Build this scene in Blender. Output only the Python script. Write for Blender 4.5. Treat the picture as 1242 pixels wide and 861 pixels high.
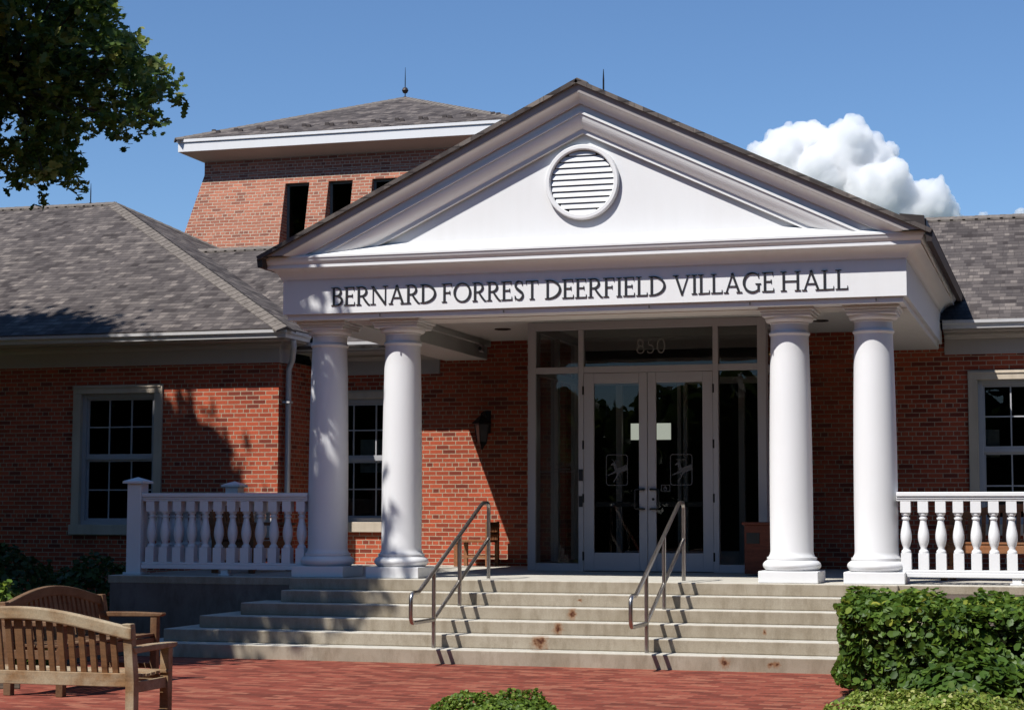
import bpy, bmesh, math, random
import numpy as np
from math import radians, sin, cos, pi, sqrt
random.seed(7); RNG = np.random.default_rng(11)
sc = bpy.context.scene
for o in list(bpy.data.objects): bpy.data.objects.remove(o)

# ------------------------------------------------------------------ camera, sky, sun, exposure
cam = bpy.data.cameras.new('camera'); camo = bpy.data.objects.new('camera', cam); sc.collection.objects.link(camo)
cam.sensor_width = 36.0; cam.lens = 36.0 * 2240.56 / 1242.0
cam.clip_start = 0.1; cam.clip_end = 20000
camo.rotation_mode = 'XYZ'
import mathutils
yaw, pitch, roll = radians(16.6875), radians(4.9714), radians(0.1303)
camo.matrix_world = (mathutils.Matrix.Translation((5.5393, -21.2797, 1.6726)) @ mathutils.Matrix.Rotation(yaw, 4, 'Z')
                     @ mathutils.Matrix.Rotation(pi/2 + pitch, 4, 'X') @ mathutils.Matrix.Rotation(roll, 4, 'Z'))
sc.camera = camo
SUN = mathutils.Vector((-0.60, -1.0, 1.58)).normalized()
el = math.asin(SUN.z); az = math.atan2(SUN.x, SUN.y)
world = bpy.data.worlds.new('World'); sc.world = world; world.use_nodes = True
wn = world.node_tree; bg = wn.nodes['Background']
sky = wn.nodes.new('ShaderNodeTexSky'); sky.sky_type = 'NISHITA'; sky.sun_disc = False
sky.sun_elevation = el; sky.sun_rotation = az % (2*pi); sky.altitude = 200
sky.air_density = 1.0; sky.dust_density = 0.0; sky.ozone_density = 9.0
wn.links.new(sky.outputs[0], bg.inputs[0]); bg.inputs[1].default_value = 0.108
sl = bpy.data.lights.new('sun', 'SUN'); sl.energy = 5.0; sl.angle = radians(0.5); sl.color = (1.0, 0.97, 0.925)
so = bpy.data.objects.new('sun', sl); sc.collection.objects.link(so)
so.rotation_euler = SUN.to_track_quat('Z', 'Y').to_euler(); so.location = (-20, -30, 50)
sc.view_settings.view_transform = 'Standard'; sc.view_settings.look = 'None'
sc.view_settings.exposure = 0.17; sc.view_settings.gamma = 1.0; sc.view_settings.use_curve_mapping = False
sc.render.engine = 'CYCLES'
sc.cycles.max_bounces = 14; sc.cycles.volume_bounces = 12; sc.cycles.diffuse_bounces = 1; sc.cycles.glossy_bounces = 3; sc.cycles.transparent_max_bounces = 12
sc.cycles.use_denoising = True

G = 0.04                                    # level of the plaza
H = 0.907                                   # level of the porch

# ------------------------------------------------------------------ helpers
C = sc.collection
def worldloc(o):
    v = mathutils.Vector((0, 0, 0))
    while o is not None: v += o.location; o = o.parent
    return v
class MB:
    def __init__(s): s.v = []; s.f = []
    def add(s, vs, fs):
        n = len(s.v); s.v += [tuple(p) for p in vs]; s.f += [tuple(i + n for i in f) for f in fs]; return s
    def box(s, x0, x1, y0, y1, z0, z1):
        return s.add([(x0,y0,z0),(x1,y0,z0),(x1,y1,z0),(x0,y1,z0),(x0,y0,z1),(x1,y0,z1),(x1,y1,z1),(x0,y1,z1)],
                     [(0,3,2,1),(4,5,6,7),(0,1,5,4),(1,2,6,5),(2,3,7,6),(3,0,4,7)])
    def prism(s, poly, axis, a0, a1):
        """poly of 2d points; axis 'x': (y,z), 'y': (x,z), 'z': (x,y)"""
        area = sum(poly[i][0]*poly[(i+1)%len(poly)][1]-poly[(i+1)%len(poly)][0]*poly[i][1] for i in range(len(poly)))
        if axis == 'y': area = -area
        if area < 0: poly = poly[::-1]
        def P(p, a): return {'x': (a, p[0], p[1]), 'y': (p[0], a, p[1]), 'z': (p[0], p[1], a)}[axis]
        n = len(poly); lo, hi = min(a0, a1), max(a0, a1)
        vs = [P(p, lo) for p in poly] + [P(p, hi) for p in poly]
        return s.add(vs, [tuple(range(n-1, -1, -1)), tuple(range(n, 2*n))] + [(i, (i+1) % n, n+(i+1) % n, n+i) for i in range(n)])
    def tube(s, pts, r, n=10, caps=True):
        pts = [mathutils.Vector(p) for p in pts]; rr = r if isinstance(r, (list, tuple)) else [r]*len(pts)
        vs = []; fs = []; prev = None
        for i, p in enumerate(pts):
            d = ((pts[i]-pts[i-1]).normalized() if i else mathutils.Vector()) + ((pts[i+1]-pts[i]).normalized() if i < len(pts)-1 else mathutils.Vector())
            d.normalize()
            if prev is None:
                up = mathutils.Vector((0,0,1)) if abs(d.z) < .9 else mathutils.Vector((1,0,0)); a = d.cross(up).normalized()
            else:
                a = (prev - d*prev.dot(d)).normalized()
            prev = a; b = d.cross(a)
            k = 1.0
            if 0 < i < len(pts)-1:
                c = (pts[i]-pts[i-1]).normalized().dot((pts[i+1]-pts[i]).normalized()); k = 1.0
            for j in range(n):
                t = 2*pi*j/n; vs.append(p + (a*cos(t)+b*sin(t))*rr[i]*k)
        for i in range(len(pts)-1):
            for j in range(n): fs.append((i*n+j, i*n+(j+1) % n, (i+1)*n+(j+1) % n, (i+1)*n+j))
        if caps: fs.append(tuple(range(n-1, -1, -1))); fs.append(tuple((len(pts)-1)*n+j for j in range(n)))
        return s.add(vs, fs)
    def lathe(s, prof, cx, cy, n=40, z0=0.0):
        vs = []; fs = []; m = len(prof)
        for r, z in prof:
            for j in range(n): vs.append((cx+r*cos(2*pi*j/n), cy+r*sin(2*pi*j/n), z0+z))
        for i in range(m-1):
            for j in range(n): fs.append((i*n+j, i*n+(j+1) % n, (i+1)*n+(j+1) % n, (i+1)*n+j))
        fs.append(tuple(range(n-1, -1, -1))); fs.append(tuple((m-1)*n+j for j in range(n)))
        return s.add(vs, fs)
    def build(s, name, mat, parent=None, smooth=False, bevel=0.0, local=False, auto=None):
        me = bpy.data.meshes.new(name); V = np.array(s.v, dtype=float).reshape(-1, 3)
        if parent is not None and not local: V = V - np.array(worldloc(parent))
        me.from_pydata([tuple(p) for p in V], [], s.f); me.update()
        boxuv(me, np.array(worldloc(parent)) if (parent is not None and not local) else np.zeros(3))
        me.materials.append(mat)
        o = bpy.data.objects.new(name, me); C.objects.link(o)
        if parent is not None: o.parent = parent
        if smooth or auto:
            me.polygons.foreach_set('use_smooth', [True]*len(me.polygons))
            if auto or smooth != 'all':
                try: me.set_sharp_from_angle(angle=radians(auto or 40))
                except Exception: pass
        if bevel:
            b = o.modifiers.new('bevel', 'BEVEL'); b.width = bevel; b.segments = 2; b.limit_method = 'ANGLE'; b.angle_limit = radians(35); b.harden_normals = False
        return o
def boxuv(me, off):
    nl = len(me.loops)
    if nl == 0: return
    uv = me.uv_layers.new(name='UVMap')
    co = np.empty(len(me.vertices)*3); me.vertices.foreach_get('co', co); co = co.reshape(-1, 3) + off
    li = np.empty(nl, dtype=int); me.loops.foreach_get('vertex_index', li)
    nf = len(me.polygons); nrm = np.empty(nf*3); me.polygons.foreach_get('normal', nrm); nrm = nrm.reshape(-1, 3)
    tot = np.empty(nf, dtype=int); me.polygons.foreach_get('loop_total', tot)
    N = np.repeat(nrm, tot, axis=0); P = co[li]
    h = np.sqrt(N[:,0]**2+N[:,1]**2); flat = h < .25
    hs = np.where(flat, 1, h)
    u = np.where(flat, P[:,0], (-N[:,1]*P[:,0]+N[:,0]*P[:,1])/hs)
    v = np.where(flat, P[:,1], P[:,2]/np.maximum(hs, .2))
    out = np.empty((nl, 2)); out[:,0] = u; out[:,1] = v
    uv.data.foreach_set('uv', out.ravel())
def tag(o, label, cat, group=None, kind=None):
    if label: o['label'] = label
    if cat: o['category'] = cat
    if group: o['group'] = group
    if kind: o['kind'] = kind
    return o
def thing(name, loc, label, cat, group=None):
    o = bpy.data.objects.new(name, None); C.objects.link(o); o.location = loc; o.empty_display_size = .2
    return tag(o, label, cat, group)
def structure(o): o['kind'] = 'structure'; return o
def dup(o, parent=None, loc=None, rz=None, label=None):
    c = o.copy(); C.objects.link(c)
    if parent is not None: c.parent = parent
    if loc is not None: c.location = loc
    if rz is not None: c.rotation_euler = (0, 0, rz)
    if label: c['label'] = label
    for ch in [k for k in bpy.data.objects if k.parent is o]: dup(ch, c)
    return c

# ------------------------------------------------------------------ materials
def mat(name):
    m = bpy.data.materials.new(name); m.use_nodes = True
    nt = m.node_tree; b = nt.nodes['Principled BSDF']; return m, nt, b
def N(nt, t, **kw):
    n = nt.nodes.new(t)
    for k, v in kw.items(): setattr(n, k, v)
    return n
def L(nt, a, b): nt.links.new(a, b)
def mixc(nt, fac, a, b, mode='MIX'):
    n = N(nt, 'ShaderNodeMix', data_type='RGBA', blend_type=mode)
    for s, v in ((n.inputs[0], fac), (n.inputs[6], a), (n.inputs[7], b)):
        if hasattr(v, 'links') or hasattr(v, 'is_output'): L(nt, v, s)
        else: s.default_value = v if isinstance(v, (int, float)) else (*v, 1)
    return n.outputs[2]
def ramp(nt, fac, stops):
    r = N(nt, 'ShaderNodeValToRGB'); e = r.color_ramp.elements
    while len(e) < len(stops): e.new(.5)
    for i, (p, c) in enumerate(stops): e[i].position = p; e[i].color = (*c, 1) if len(c) == 3 else c
    L(nt, fac, r.inputs[0]); return r.outputs[0]
def noise(nt, vec, scale, detail=4, rough=.55, dim='3D'):
    n = N(nt, 'ShaderNodeTexNoise'); n.inputs['Scale'].default_value = scale; n.inputs['Detail'].default_value = detail; n.inputs['Roughness'].default_value = rough
    if vec is not None: L(nt, vec, n.inputs['Vector'])
    return n.outputs['Fac']
def maprange(nt, v, a, b, c, d):
    n = N(nt, 'ShaderNodeMapRange'); L(nt, v, n.inputs[0])
    for i, x in enumerate((a, b, c, d)): n.inputs[i+1].default_value = x
    return n.outputs[0]
def bump(nt, h, b, dist=.01, strength=1.0):
    n = N(nt, 'ShaderNodeBump'); n.inputs['Distance'].default_value = dist; n.inputs['Strength'].default_value = strength
    L(nt, h, n.inputs['Height']); L(nt, n.outputs[0], b.inputs['Normal'])
def pos(nt): return N(nt, 'ShaderNodeNewGeometry').outputs['Position']
def uvm(nt): return N(nt, 'ShaderNodeUVMap').outputs[0]
def mapping(nt, v, scale=(1,1,1), loc=(0,0,0), rot=(0,0,0)):
    n = N(nt, 'ShaderNodeMapping'); L(nt, v, n.inputs[0]); n.inputs['Scale'].default_value = scale; n.inputs['Location'].default_value = loc; n.inputs['Rotation'].default_value = rot
    return n.outputs[0]

def m_paint(name, col, rough=.45, dirt=.12, bmp=.0015):
    m, nt, b = mat(name); p = pos(nt)
    a = noise(nt, p, 1.3, 5, .6); st = noise(nt, mapping(nt, p, (7, 7, .7)), 1.0, 4, .6)
    f = N(nt, 'ShaderNodeMath', operation='MULTIPLY'); L(nt, a, f.inputs[0]); L(nt, st, f.inputs[1])
    c = mixc(nt, maprange(nt, f.outputs[0], .2, .45, 0, dirt), col, tuple(x*y for x, y in zip(col, (.62, .58, .52))))
    L(nt, c, b.inputs['Base Color']); b.inputs['Roughness'].default_value = rough
    bump(nt, noise(nt, p, 45, 3), b, bmp, .5); return m
def m_brick(name, c1, c2, dark, mortar, scale=1.0, msize=.0095):
    m, nt, b = mat(name); u = uvm(nt); p = pos(nt)
    wob = N(nt, 'ShaderNodeTexNoise'); wob.inputs['Scale'].default_value = 9; L(nt, u, wob.inputs['Vector'])
    mx = N(nt, 'ShaderNodeVectorMath', operation='MULTIPLY_ADD'); L(nt, wob.outputs['Color'], mx.inputs[0]); mx.inputs[1].default_value = (.006, .004, 0); L(nt, u, mx.inputs[2])
    bt = N(nt, 'ShaderNodeTexBrick'); L(nt, mx.outputs[0], bt.inputs['Vector'])
    bt.offset = .5; bt.squash = .5; bt.squash_frequency = 6
    for k, v in (('Scale', 1), ('Mortar Size', msize/2), ('Mortar Smooth', .15), ('Brick Width', .2127), ('Row Height', .0677), ('Bias', -.1)): bt.inputs[k].default_value = v
    bt.inputs['Color1'].default_value = (0, 0, 0, 1); bt.inputs['Color2'].default_value = (1, 1, 1, 1); bt.inputs['Mortar'].default_value = (.5, .5, .5, 1)
    per = ramp(nt, bt.outputs['Color'], [(0, dark), (.03, c1), (.55, c2), (1, tuple(min(1, x*1.2) for x in c2))])
    big = maprange(nt, noise(nt, p, .6, 4), .3, .7, .86, 1.1); fine = maprange(nt, noise(nt, p, 60, 4, .7), .3, .7, .8, 1.15)
    k = N(nt, 'ShaderNodeMath', operation='MULTIPLY'); L(nt, big, k.inputs[0]); L(nt, fine, k.inputs[1])
    vm = N(nt, 'ShaderNodeVectorMath', operation='SCALE'); L(nt, per, vm.inputs[0]); L(nt, k.outputs[0], vm.inputs['Scale'])
    mo = mixc(nt, maprange(nt, noise(nt, p, 20, 3), .35, .65, 0, 1), mortar, tuple(x*.72 for x in mortar))
    L(nt, mixc(nt, bt.outputs['Fac'], vm.outputs[0], mo), b.inputs['Base Color'])
    b.inputs['Roughness'].default_value = .85; b.inputs['Specular IOR Level'].default_value = .25
    inv = N(nt, 'ShaderNodeMath', operation='MULTIPLY_ADD'); L(nt, bt.outputs['Fac'], inv.inputs[0]); inv.inputs[1].default_value = -1; L(nt, maprange(nt, noise(nt, p, 80, 3), 0, 1, 0, .5), inv.inputs[2])
    bump(nt, inv.outputs[0], b, .006, .8); return m
def m_shingle(name):
    m, nt, b = mat(name); u = uvm(nt); p = pos(nt)
    def layer(bw, off, loc):
        bt = N(nt, 'ShaderNodeTexBrick'); L(nt, mapping(nt, u, loc=loc), bt.inputs['Vector']); bt.offset = off; bt.squash = .7; bt.squash_frequency = 3
        for k, v in (('Scale', 1), ('Mortar Size', .006), ('Mortar Smooth', .3), ('Brick Width', bw), ('Row Height', .142), ('Bias', 0)): bt.inputs[k].default_value = v
        bt.inputs['Color1'].default_value = (0, 0, 0, 1); bt.inputs['Color2'].default_value = (1, 1, 1, 1); bt.inputs['Mortar'].default_value = (.3, .3, .3, 1)
        return bt
    a = layer(.25, .37, (0, 0, 0)); c = layer(.16, .61, (.13, 0, 0))
    s = N(nt, 'ShaderNodeMath', operation='ADD'); L(nt, a.outputs['Color'], s.inputs[0]); L(nt, c.outputs['Color'], s.inputs[1])
    h = N(nt, 'ShaderNodeMath', operation='MULTIPLY'); L(nt, s.outputs[0], h.inputs[0]); h.inputs[1].default_value = .5
    col = ramp(nt, h.outputs[0], [(.05, (.046, .038, .036)), (.35, (.084, .072, .068)), (.65, (.124, .106, .097)), (1, (.225, .192, .168))])
    sp = maprange(nt, noise(nt, p, 160, 2, .8), .3, .7, .72, 1.25)
    bg_ = maprange(nt, noise(nt, p, .8, 4), .3, .7, .88, 1.1)
    k = N(nt, 'ShaderNodeMath', operation='MULTIPLY'); L(nt, sp, k.inputs[0]); L(nt, bg_, k.inputs[1])
    vm = N(nt, 'ShaderNodeVectorMath', operation='SCALE'); L(nt, col, vm.inputs[0]); L(nt, k.outputs[0], vm.inputs['Scale'])
    # the butt edge of each course is a real step, drawn here as a notch in the height and grit-dark joint
    sx = N(nt, 'ShaderNodeSeparateXYZ'); L(nt, u, sx.inputs[0])
    md = N(nt, 'ShaderNodeMath', operation='DIVIDE'); L(nt, sx.outputs[1], md.inputs[0]); md.inputs[1].default_value = .142
    fr = N(nt, 'ShaderNodeMath', operation='FRACT'); L(nt, md.outputs[0], fr.inputs[0])
    edge = maprange(nt, fr.outputs[0], 0, .16, 1, 0)
    e2 = N(nt, 'ShaderNodeMath', operation='MULTIPLY'); L(nt, edge, e2.inputs[0]); e2.inputs[1].default_value = .75
    L(nt, mixc(nt, e2.outputs[0], vm.outputs[0], (.018, .016, .016)), b.inputs['Base Color'])
    b.inputs['Roughness'].default_value = .95; b.inputs['Specular IOR Level'].default_value = .15
    hh = N(nt, 'ShaderNodeMath', operation='MULTIPLY_ADD'); L(nt, h.outputs[0], hh.inputs[0]); hh.inputs[1].default_value = .5
    inv = N(nt, 'ShaderNodeMath', operation='SUBTRACT'); inv.inputs[0].default_value = 1; L(nt, fr.outputs[0], inv.inputs[1]); L(nt, inv.outputs[0], hh.inputs[2])
    bump(nt, hh.outputs[0], b, .009, .9); return m
def m_concrete(name, col, stains=()):
    m, nt, b = mat(name); p = pos(nt)
    big = noise(nt, p, 1.1, 6, .65); mid = noise(nt, mapping(nt, p, (3, 3, 1.1)), 2.2, 6, .7); fine = noise(nt, p, 120, 3, .7)
    c = mixc(nt, maprange(nt, big, .3, .7, 0, 1), tuple(x*1.1 for x in col), tuple(x*y for x, y in zip(col, (.76, .72, .66))))
    c = mixc(nt, maprange(nt, mid, .45, .70, 0, .75), c, tuple(x*y for x, y in zip(col, (.55, .5, .43))))
    k = N(nt, 'ShaderNodeVectorMath', operation='SCALE'); L(nt, c, k.inputs[0]); L(nt, maprange(nt, fine, .3, .7, .84, 1.12), k.inputs['Scale']); c = k.outputs[0]
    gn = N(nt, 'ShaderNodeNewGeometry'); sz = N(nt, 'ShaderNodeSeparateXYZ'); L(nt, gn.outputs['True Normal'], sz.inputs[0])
    c = mixc(nt, maprange(nt, sz.outputs[2], .3, .8, 0, 1), c, mixc(nt, maprange(nt, mid, .4, .7, 0, 1), (.56, .53, .46), (.44, .405, .34)))   # sunlit brightness of the treads put into the colour of upward faces
    for (x, y, z, r, drip) in stains:                    # rust bleeding out of the buried step anchors
        d = N(nt, 'ShaderNodeVectorMath', operation='SUBTRACT'); L(nt, p, d.inputs[0]); d.inputs[1].default_value = (x, y, z)
        w = N(nt, 'ShaderNodeTexNoise'); w.inputs['Scale'].default_value = 22; L(nt, p, w.inputs['Vector'])
        w2 = N(nt, 'ShaderNodeVectorMath', operation='MULTIPLY_ADD'); L(nt, w.outputs['Color'], w2.inputs[0]); w2.inputs[1].default_value = (.09*r/.04, .02, .09*r/.04); L(nt, d.outputs[0], w2.inputs[2])
        sh = N(nt, 'ShaderNodeVectorMath', operation='MULTIPLY'); L(nt, w2.outputs[0], sh.inputs[0]); sh.inputs[1].default_value = (1, .4, drip)
        of = N(nt, 'ShaderNodeVectorMath', operation='SUBTRACT'); L(nt, sh.outputs[0], of.inputs[0]); of.inputs[1].default_value = (.045*r/.04, 0, .045*r/.04*drip)
        ln = N(nt, 'ShaderNodeVectorMath', operation='LENGTH'); L(nt, of.outputs[0], ln.inputs[0])
        c = mixc(nt, maprange(nt, ln.outputs['Value'], r*.6, r*1.7, .75, 0), c, (.22, .085, .025))
        c = mixc(nt, maprange(nt, ln.outputs['Value'], r*.25, r*.8, .92, 0), c, (.055, .013, .006))
    L(nt, c, b.inputs['Base Color']); b.inputs['Roughness'].default_value = .88; b.inputs['Specular IOR Level'].default_value = .2
    bump(nt, fine, b, .004, .5); return m
def m_pavers(name):
    m, nt, b = mat(name); u = uvm(nt); p = pos(nt)
    bt = N(nt, 'ShaderNodeTexBrick'); L(nt, mapping(nt, u, rot=(0, 0, radians(3))), bt.inputs['Vector']); bt.offset = .5; bt.squash = 1.0
    for k, v in (('Scale', 1), ('Mortar Size', .0028), ('Mortar Smooth', .2), ('Brick Width', .205), ('Row Height', .102), ('Bias', 0)): bt.inputs[k].default_value = v
    bt.inputs['Color1'].default_value = (0, 0, 0, 1); bt.inputs['Color2'].default_value = (1, 1, 1, 1); bt.inputs['Mortar'].default_value = (.5, .5, .5, 1)
    col = ramp(nt, bt.outputs['Color'], [(0, (.135, .032, .020)), (.3, (.215, .050, .031)), (.7, (.275, .070, .043)), (1, (.33, .122, .074))])
    sc1 = maprange(nt, noise(nt, p, .7, 5, .6), .3, .7, .86, 1.12); sc2 = maprange(nt, noise(nt, p, 40, 4, .7), .3, .7, .8, 1.18)
    k = N(nt, 'ShaderNodeMath', operation='MULTIPLY'); L(nt, sc1, k.inputs[0]); L(nt, sc2, k.inputs[1])
    vm = N(nt, 'ShaderNodeVectorMath', operation='SCALE'); L(nt, col, vm.inputs[0]); L(nt, k.outputs[0], vm.inputs['Scale'])
    L(nt, mixc(nt, bt.outputs['Fac'], vm.outputs[0], (.12, .07, .055)), b.inputs['Base Color'])
    b.inputs['Roughness'].default_value = .9; b.inputs['Specular IOR Level'].default_value = .2
    inv = N(nt, 'ShaderNodeMath', operation='MULTIPLY_ADD'); L(nt, bt.outputs['Fac'], inv.inputs[0]); inv.inputs[1].default_value = -1; L(nt, maprange(nt, noise(nt, p, 30, 3), 0, 1, 0, .6), inv.inputs[2])
    bump(nt, inv.outputs[0], b, .005, .6); return m
def m_wood(name, base, grey, amount=.5):
    m, nt, b = mat(name); tc = N(nt, 'ShaderNodeTexCoord').outputs['Object']
    g = noise(nt, mapping(nt, tc, (3, 38, 38)), 1.0, 5, .65); w = noise(nt, tc, 3.1, 4, .6)
    c = mixc(nt, maprange(nt, g, .3, .7, 0, 1), tuple(x*.62 for x in base), tuple(x*1.2 for x in base))
    f = maprange(nt, w, .35, .62, 0, amount)
    c = mixc(nt, f, c, grey)
    k = N(nt, 'ShaderNodeVectorMath', operation='SCALE'); L(nt, c, k.inputs[0]); L(nt, maprange(nt, noise(nt, tc, 90, 2), .3, .7, .85, 1.12), k.inputs['Scale'])
    L(nt, k.outputs[0], b.inputs['Base Color']); b.inputs['Roughness'].default_value = .7; b.inputs['Specular IOR Level'].default_value = .3
    bump(nt, g, b, .002, .5); return m
def m_plain(name, col, rough=.5, metal=0.0, spec=.5, var=.15):
    m, nt, b = mat(name); p = pos(nt)
    k = maprange(nt, noise(nt, p, 14, 4, .6), .3, .7, 1-var, 1+var)
    v = N(nt, 'ShaderNodeVectorMath', operation='SCALE'); v.inputs[0].default_value = col; L(nt, k, v.inputs['Scale'])
    L(nt, v.outputs[0], b.inputs['Base Color']); b.inputs['Roughness'].default_value = rough; b.inputs['Metallic'].default_value = metal; b.inputs['Specular IOR Level'].default_value = spec
    return m
def m_glass(name, tint=.35, ior=1.5, rough=.0):
    m = bpy.data.materials.new(name); m.use_nodes = True; nt = m.node_tree; nt.nodes.clear()
    out = N(nt, 'ShaderNodeOutputMaterial'); fr = N(nt, 'ShaderNodeFresnel'); fr.inputs[0].default_value = ior
    tr = N(nt, 'ShaderNodeBsdfTransparent'); tr.inputs[0].default_value = (tint, tint, tint*.97, 1)
    gl = N(nt, 'ShaderNodeBsdfGlossy'); gl.inputs['Roughness'].default_value = rough
    w = N(nt, 'ShaderNodeTexNoise'); w.inputs['Scale'].default_value = 1.1; L(nt, pos(nt), w.inputs['Vector'])
    bm = N(nt, 'ShaderNodeBump'); bm.inputs['Distance'].default_value = .012; bm.inputs['Strength'].default_value = .25; L(nt, w.outputs['Fac'], bm.inputs['Height']); L(nt, bm.outputs[0], gl.inputs['Normal'])
    mx = N(nt, 'ShaderNodeMixShader'); L(nt, fr.outputs[0], mx.inputs[0]); L(nt, tr.outputs[0], mx.inputs[1]); L(nt, gl.outputs[0], mx.inputs[2]); L(nt, mx.outputs[0], out.inputs[0])
    return m
def m_leaf(name, stops, trans=.35, gloss=.35):
    m = bpy.data.materials.new(name); m.use_nodes = True; nt = m.node_tree; nt.nodes.clear()
    out = N(nt, 'ShaderNodeOutputMaterial'); at = N(nt, 'ShaderNodeAttribute', attribute_name='leaf_tone')
    c = ramp(nt, at.outputs['Fac'], stops)
    pb = N(nt, 'ShaderNodeBsdfPrincipled'); L(nt, c, pb.inputs['Base Color']); pb.inputs['Roughness'].default_value = .5; pb.inputs['Specular IOR Level'].default_value = gloss
    tl = N(nt, 'ShaderNodeBsdfTranslucent'); hs = N(nt, 'ShaderNodeHueSaturation'); hs.inputs['Value'].default_value = 1.4; hs.inputs['Hue'].default_value = .485; L(nt, c, hs.inputs['Color']); L(nt, hs.outputs[0], tl.inputs[0])
    mx = N(nt, 'ShaderNodeMixShader'); mx.inputs[0].default_value = trans; L(nt, pb.outputs[0], mx.inputs[1]); L(nt, tl.outputs[0], mx.inputs[2]); L(nt, mx.outputs[0], out.inputs[0])
    return m

WHITE = m_paint('white_paint', (.80, .80, .80), .5, .10)
SOFFIT = m_paint('soffit_paint', (.70, .67, .63), .6, .12)
TAUPE = m_paint('taupe_trim_paint', (.36, .325, .315), .55, .15)
TRIM = m_paint('cream_trim_paint', (.48, .42, .38), .55, .15)
FRAME = m_paint('door_frame_paint', (.50, .46, .47), .4, .08)
STONE = m_paint('limestone', (.58, .49, .385), .8, .5, .003)
BRICK = m_brick('red_brick', (.34, .062, .031), (.48, .094, .043), (.22, .044, .026), (.56, .44, .31), 1.0, .0125)
TBRICK = m_brick('tower_brick', (.33, .115, .072), (.42, .155, .095), (.25, .09, .06), (.56, .48, .37), 1.0, .014)
SHINGLE = m_shingle('asphalt_shingle')
RIDGE = m_plain('ridge_shingle', (.17, .148, .13), .95, 0, .1, .3)
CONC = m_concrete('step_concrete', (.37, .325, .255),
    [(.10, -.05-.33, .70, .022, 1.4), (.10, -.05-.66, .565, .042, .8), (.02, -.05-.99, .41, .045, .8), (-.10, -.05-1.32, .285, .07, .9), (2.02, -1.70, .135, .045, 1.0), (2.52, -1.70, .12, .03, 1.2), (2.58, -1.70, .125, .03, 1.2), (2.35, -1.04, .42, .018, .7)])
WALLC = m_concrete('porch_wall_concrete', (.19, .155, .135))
PAVER = m_pavers('brick_pavers')
LAWN = m_plain('lawn_ground', (.030, .050, .014), .95, 0, .1, .4)
MULCH = m_plain('mulch_soil', (.085, .062, .045), .95, 0, .1, .5)
TEAK = m_wood('weathered_teak', (.26, .145, .065), (.43, .355, .24), .85)
TEAKS = m_wood('slat_teak', (.19, .085, .032), (.25, .15, .08), .5)
TEAKB = m_wood('shaded_teak', (.125, .058, .024), (.30, .21, .125), .35)  # teak with the shade on the turned bench put into its colour
TEAKD = m_wood('oiled_teak', (.30, .115, .045), (.26, .15, .08), .4)
STEEL = m_plain('brushed_steel', (.42, .40, .38), .33, 1.0, .5, .12)
BLACK = m_plain('black_metal', (.012, .012, .013), .45, .3)
DARKMET = m_plain('bronze_metal', (.05, .038, .034), .5, .4)
GUTTER = m_plain('white_aluminium', (.60, .585, .58), .3, .0, .5, .05)
LETTER = m_plain('letter_black', (.02, .019, .02), .45)
GLASS = m_glass('window_glass', .4)
DGLASS = m_glass('door_glass', .62)
INT = m_plain('interior_dark', (.055, .05, .05), .8)
INTF = m_plain('interior_floor', (.10, .075, .06), .5)
PAPER = m_plain('paper_white', (.75, .76, .68), .8)
ETCH = m_plain('etched_glass', (.12, .115, .12), .7)
SASHW = m_paint('sash_white', (.42, .42, .44), .45, .05)
BARK = m_wood('bark', (.06, .045, .035), (.09, .08, .07), .6)
LANTG = m_plain('lantern_glass', (.10, .08, .085), .2, 0, .6)

# ------------------------------------------------------------------ ground
g = MB()
n = 40
def ring(r): return [(r*cos(2*pi*i/n), r*sin(2*pi*i/n), 0.0) for i in range(n)]
vs = [(0, 0, 0)]; fs = []
for r in (60, 400, 3000, 9000): vs += ring(r)
for i in range(n): fs.append((0, 1+i, 1+(i+1) % n))
for k in range(3):
    for i in range(n): a = 1+k*n; fs.append((a+i, a+n+i, a+n+(i+1) % n, a+(i+1) % n))
structure(g.add(vs, fs).build('ground', LAWN))
pl = MB(); pl.prism([(-14, -9.9), (14, -9.9), (14, -.0), (-14, -.0)], 'z', .004, G); structure(pl.build('plaza_paving', PAVER))
bed = MB(); bed.prism([(-13.9, -6.5), (-5.2, -6.25), (-3.95, -5.75), (-4.9, -4.2), (-5.1, -.6), (-13.9, -.4)], 'z', .02, G+.012)
structure(bed.build('planting_bed', MULCH))
bed2 = MB(); bed2.prism([(3.5, -4.7), (13.9, -4.9), (13.9, -1.8), (5.3, -1.8), (3.7, -2.3)], 'z', .02, G+.010); structure(bed2.build('hedge_bed', MULCH))

# ------------------------------------------------------------------ steps and porch
st = thing('entrance_steps', (0, -1, G), 'wide concrete entrance steps with rust stains below the white columns', 'steps')
TR, RI, YF = .33, .142, -.05
for i in range(1, 6):
    w = [0, 3.66, 4.04, 4.42, 4.72, 4.98][i]; z = H-RI*i; y = YF-TR*i
    b = MB(); c = .02; b.prism([(-w, y), (w, y), (w, .04), (-w, .04)], 'z', (G-.02 if i == 5 else H-RI*(i+1)-.0), z)
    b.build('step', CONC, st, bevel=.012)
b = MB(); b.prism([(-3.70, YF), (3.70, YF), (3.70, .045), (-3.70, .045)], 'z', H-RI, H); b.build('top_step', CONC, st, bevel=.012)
po = thing('porch_platform', (0, 3, 0), 'raised concrete porch platform behind the steps under the portico', 'porch')
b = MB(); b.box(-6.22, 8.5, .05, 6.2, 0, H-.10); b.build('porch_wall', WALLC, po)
b = MB(); b.box(-6.25, 8.5, .045, 6.2, H-.10, H-.001); b.build('porch_slab', CONC, po, bevel=.01)

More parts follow.
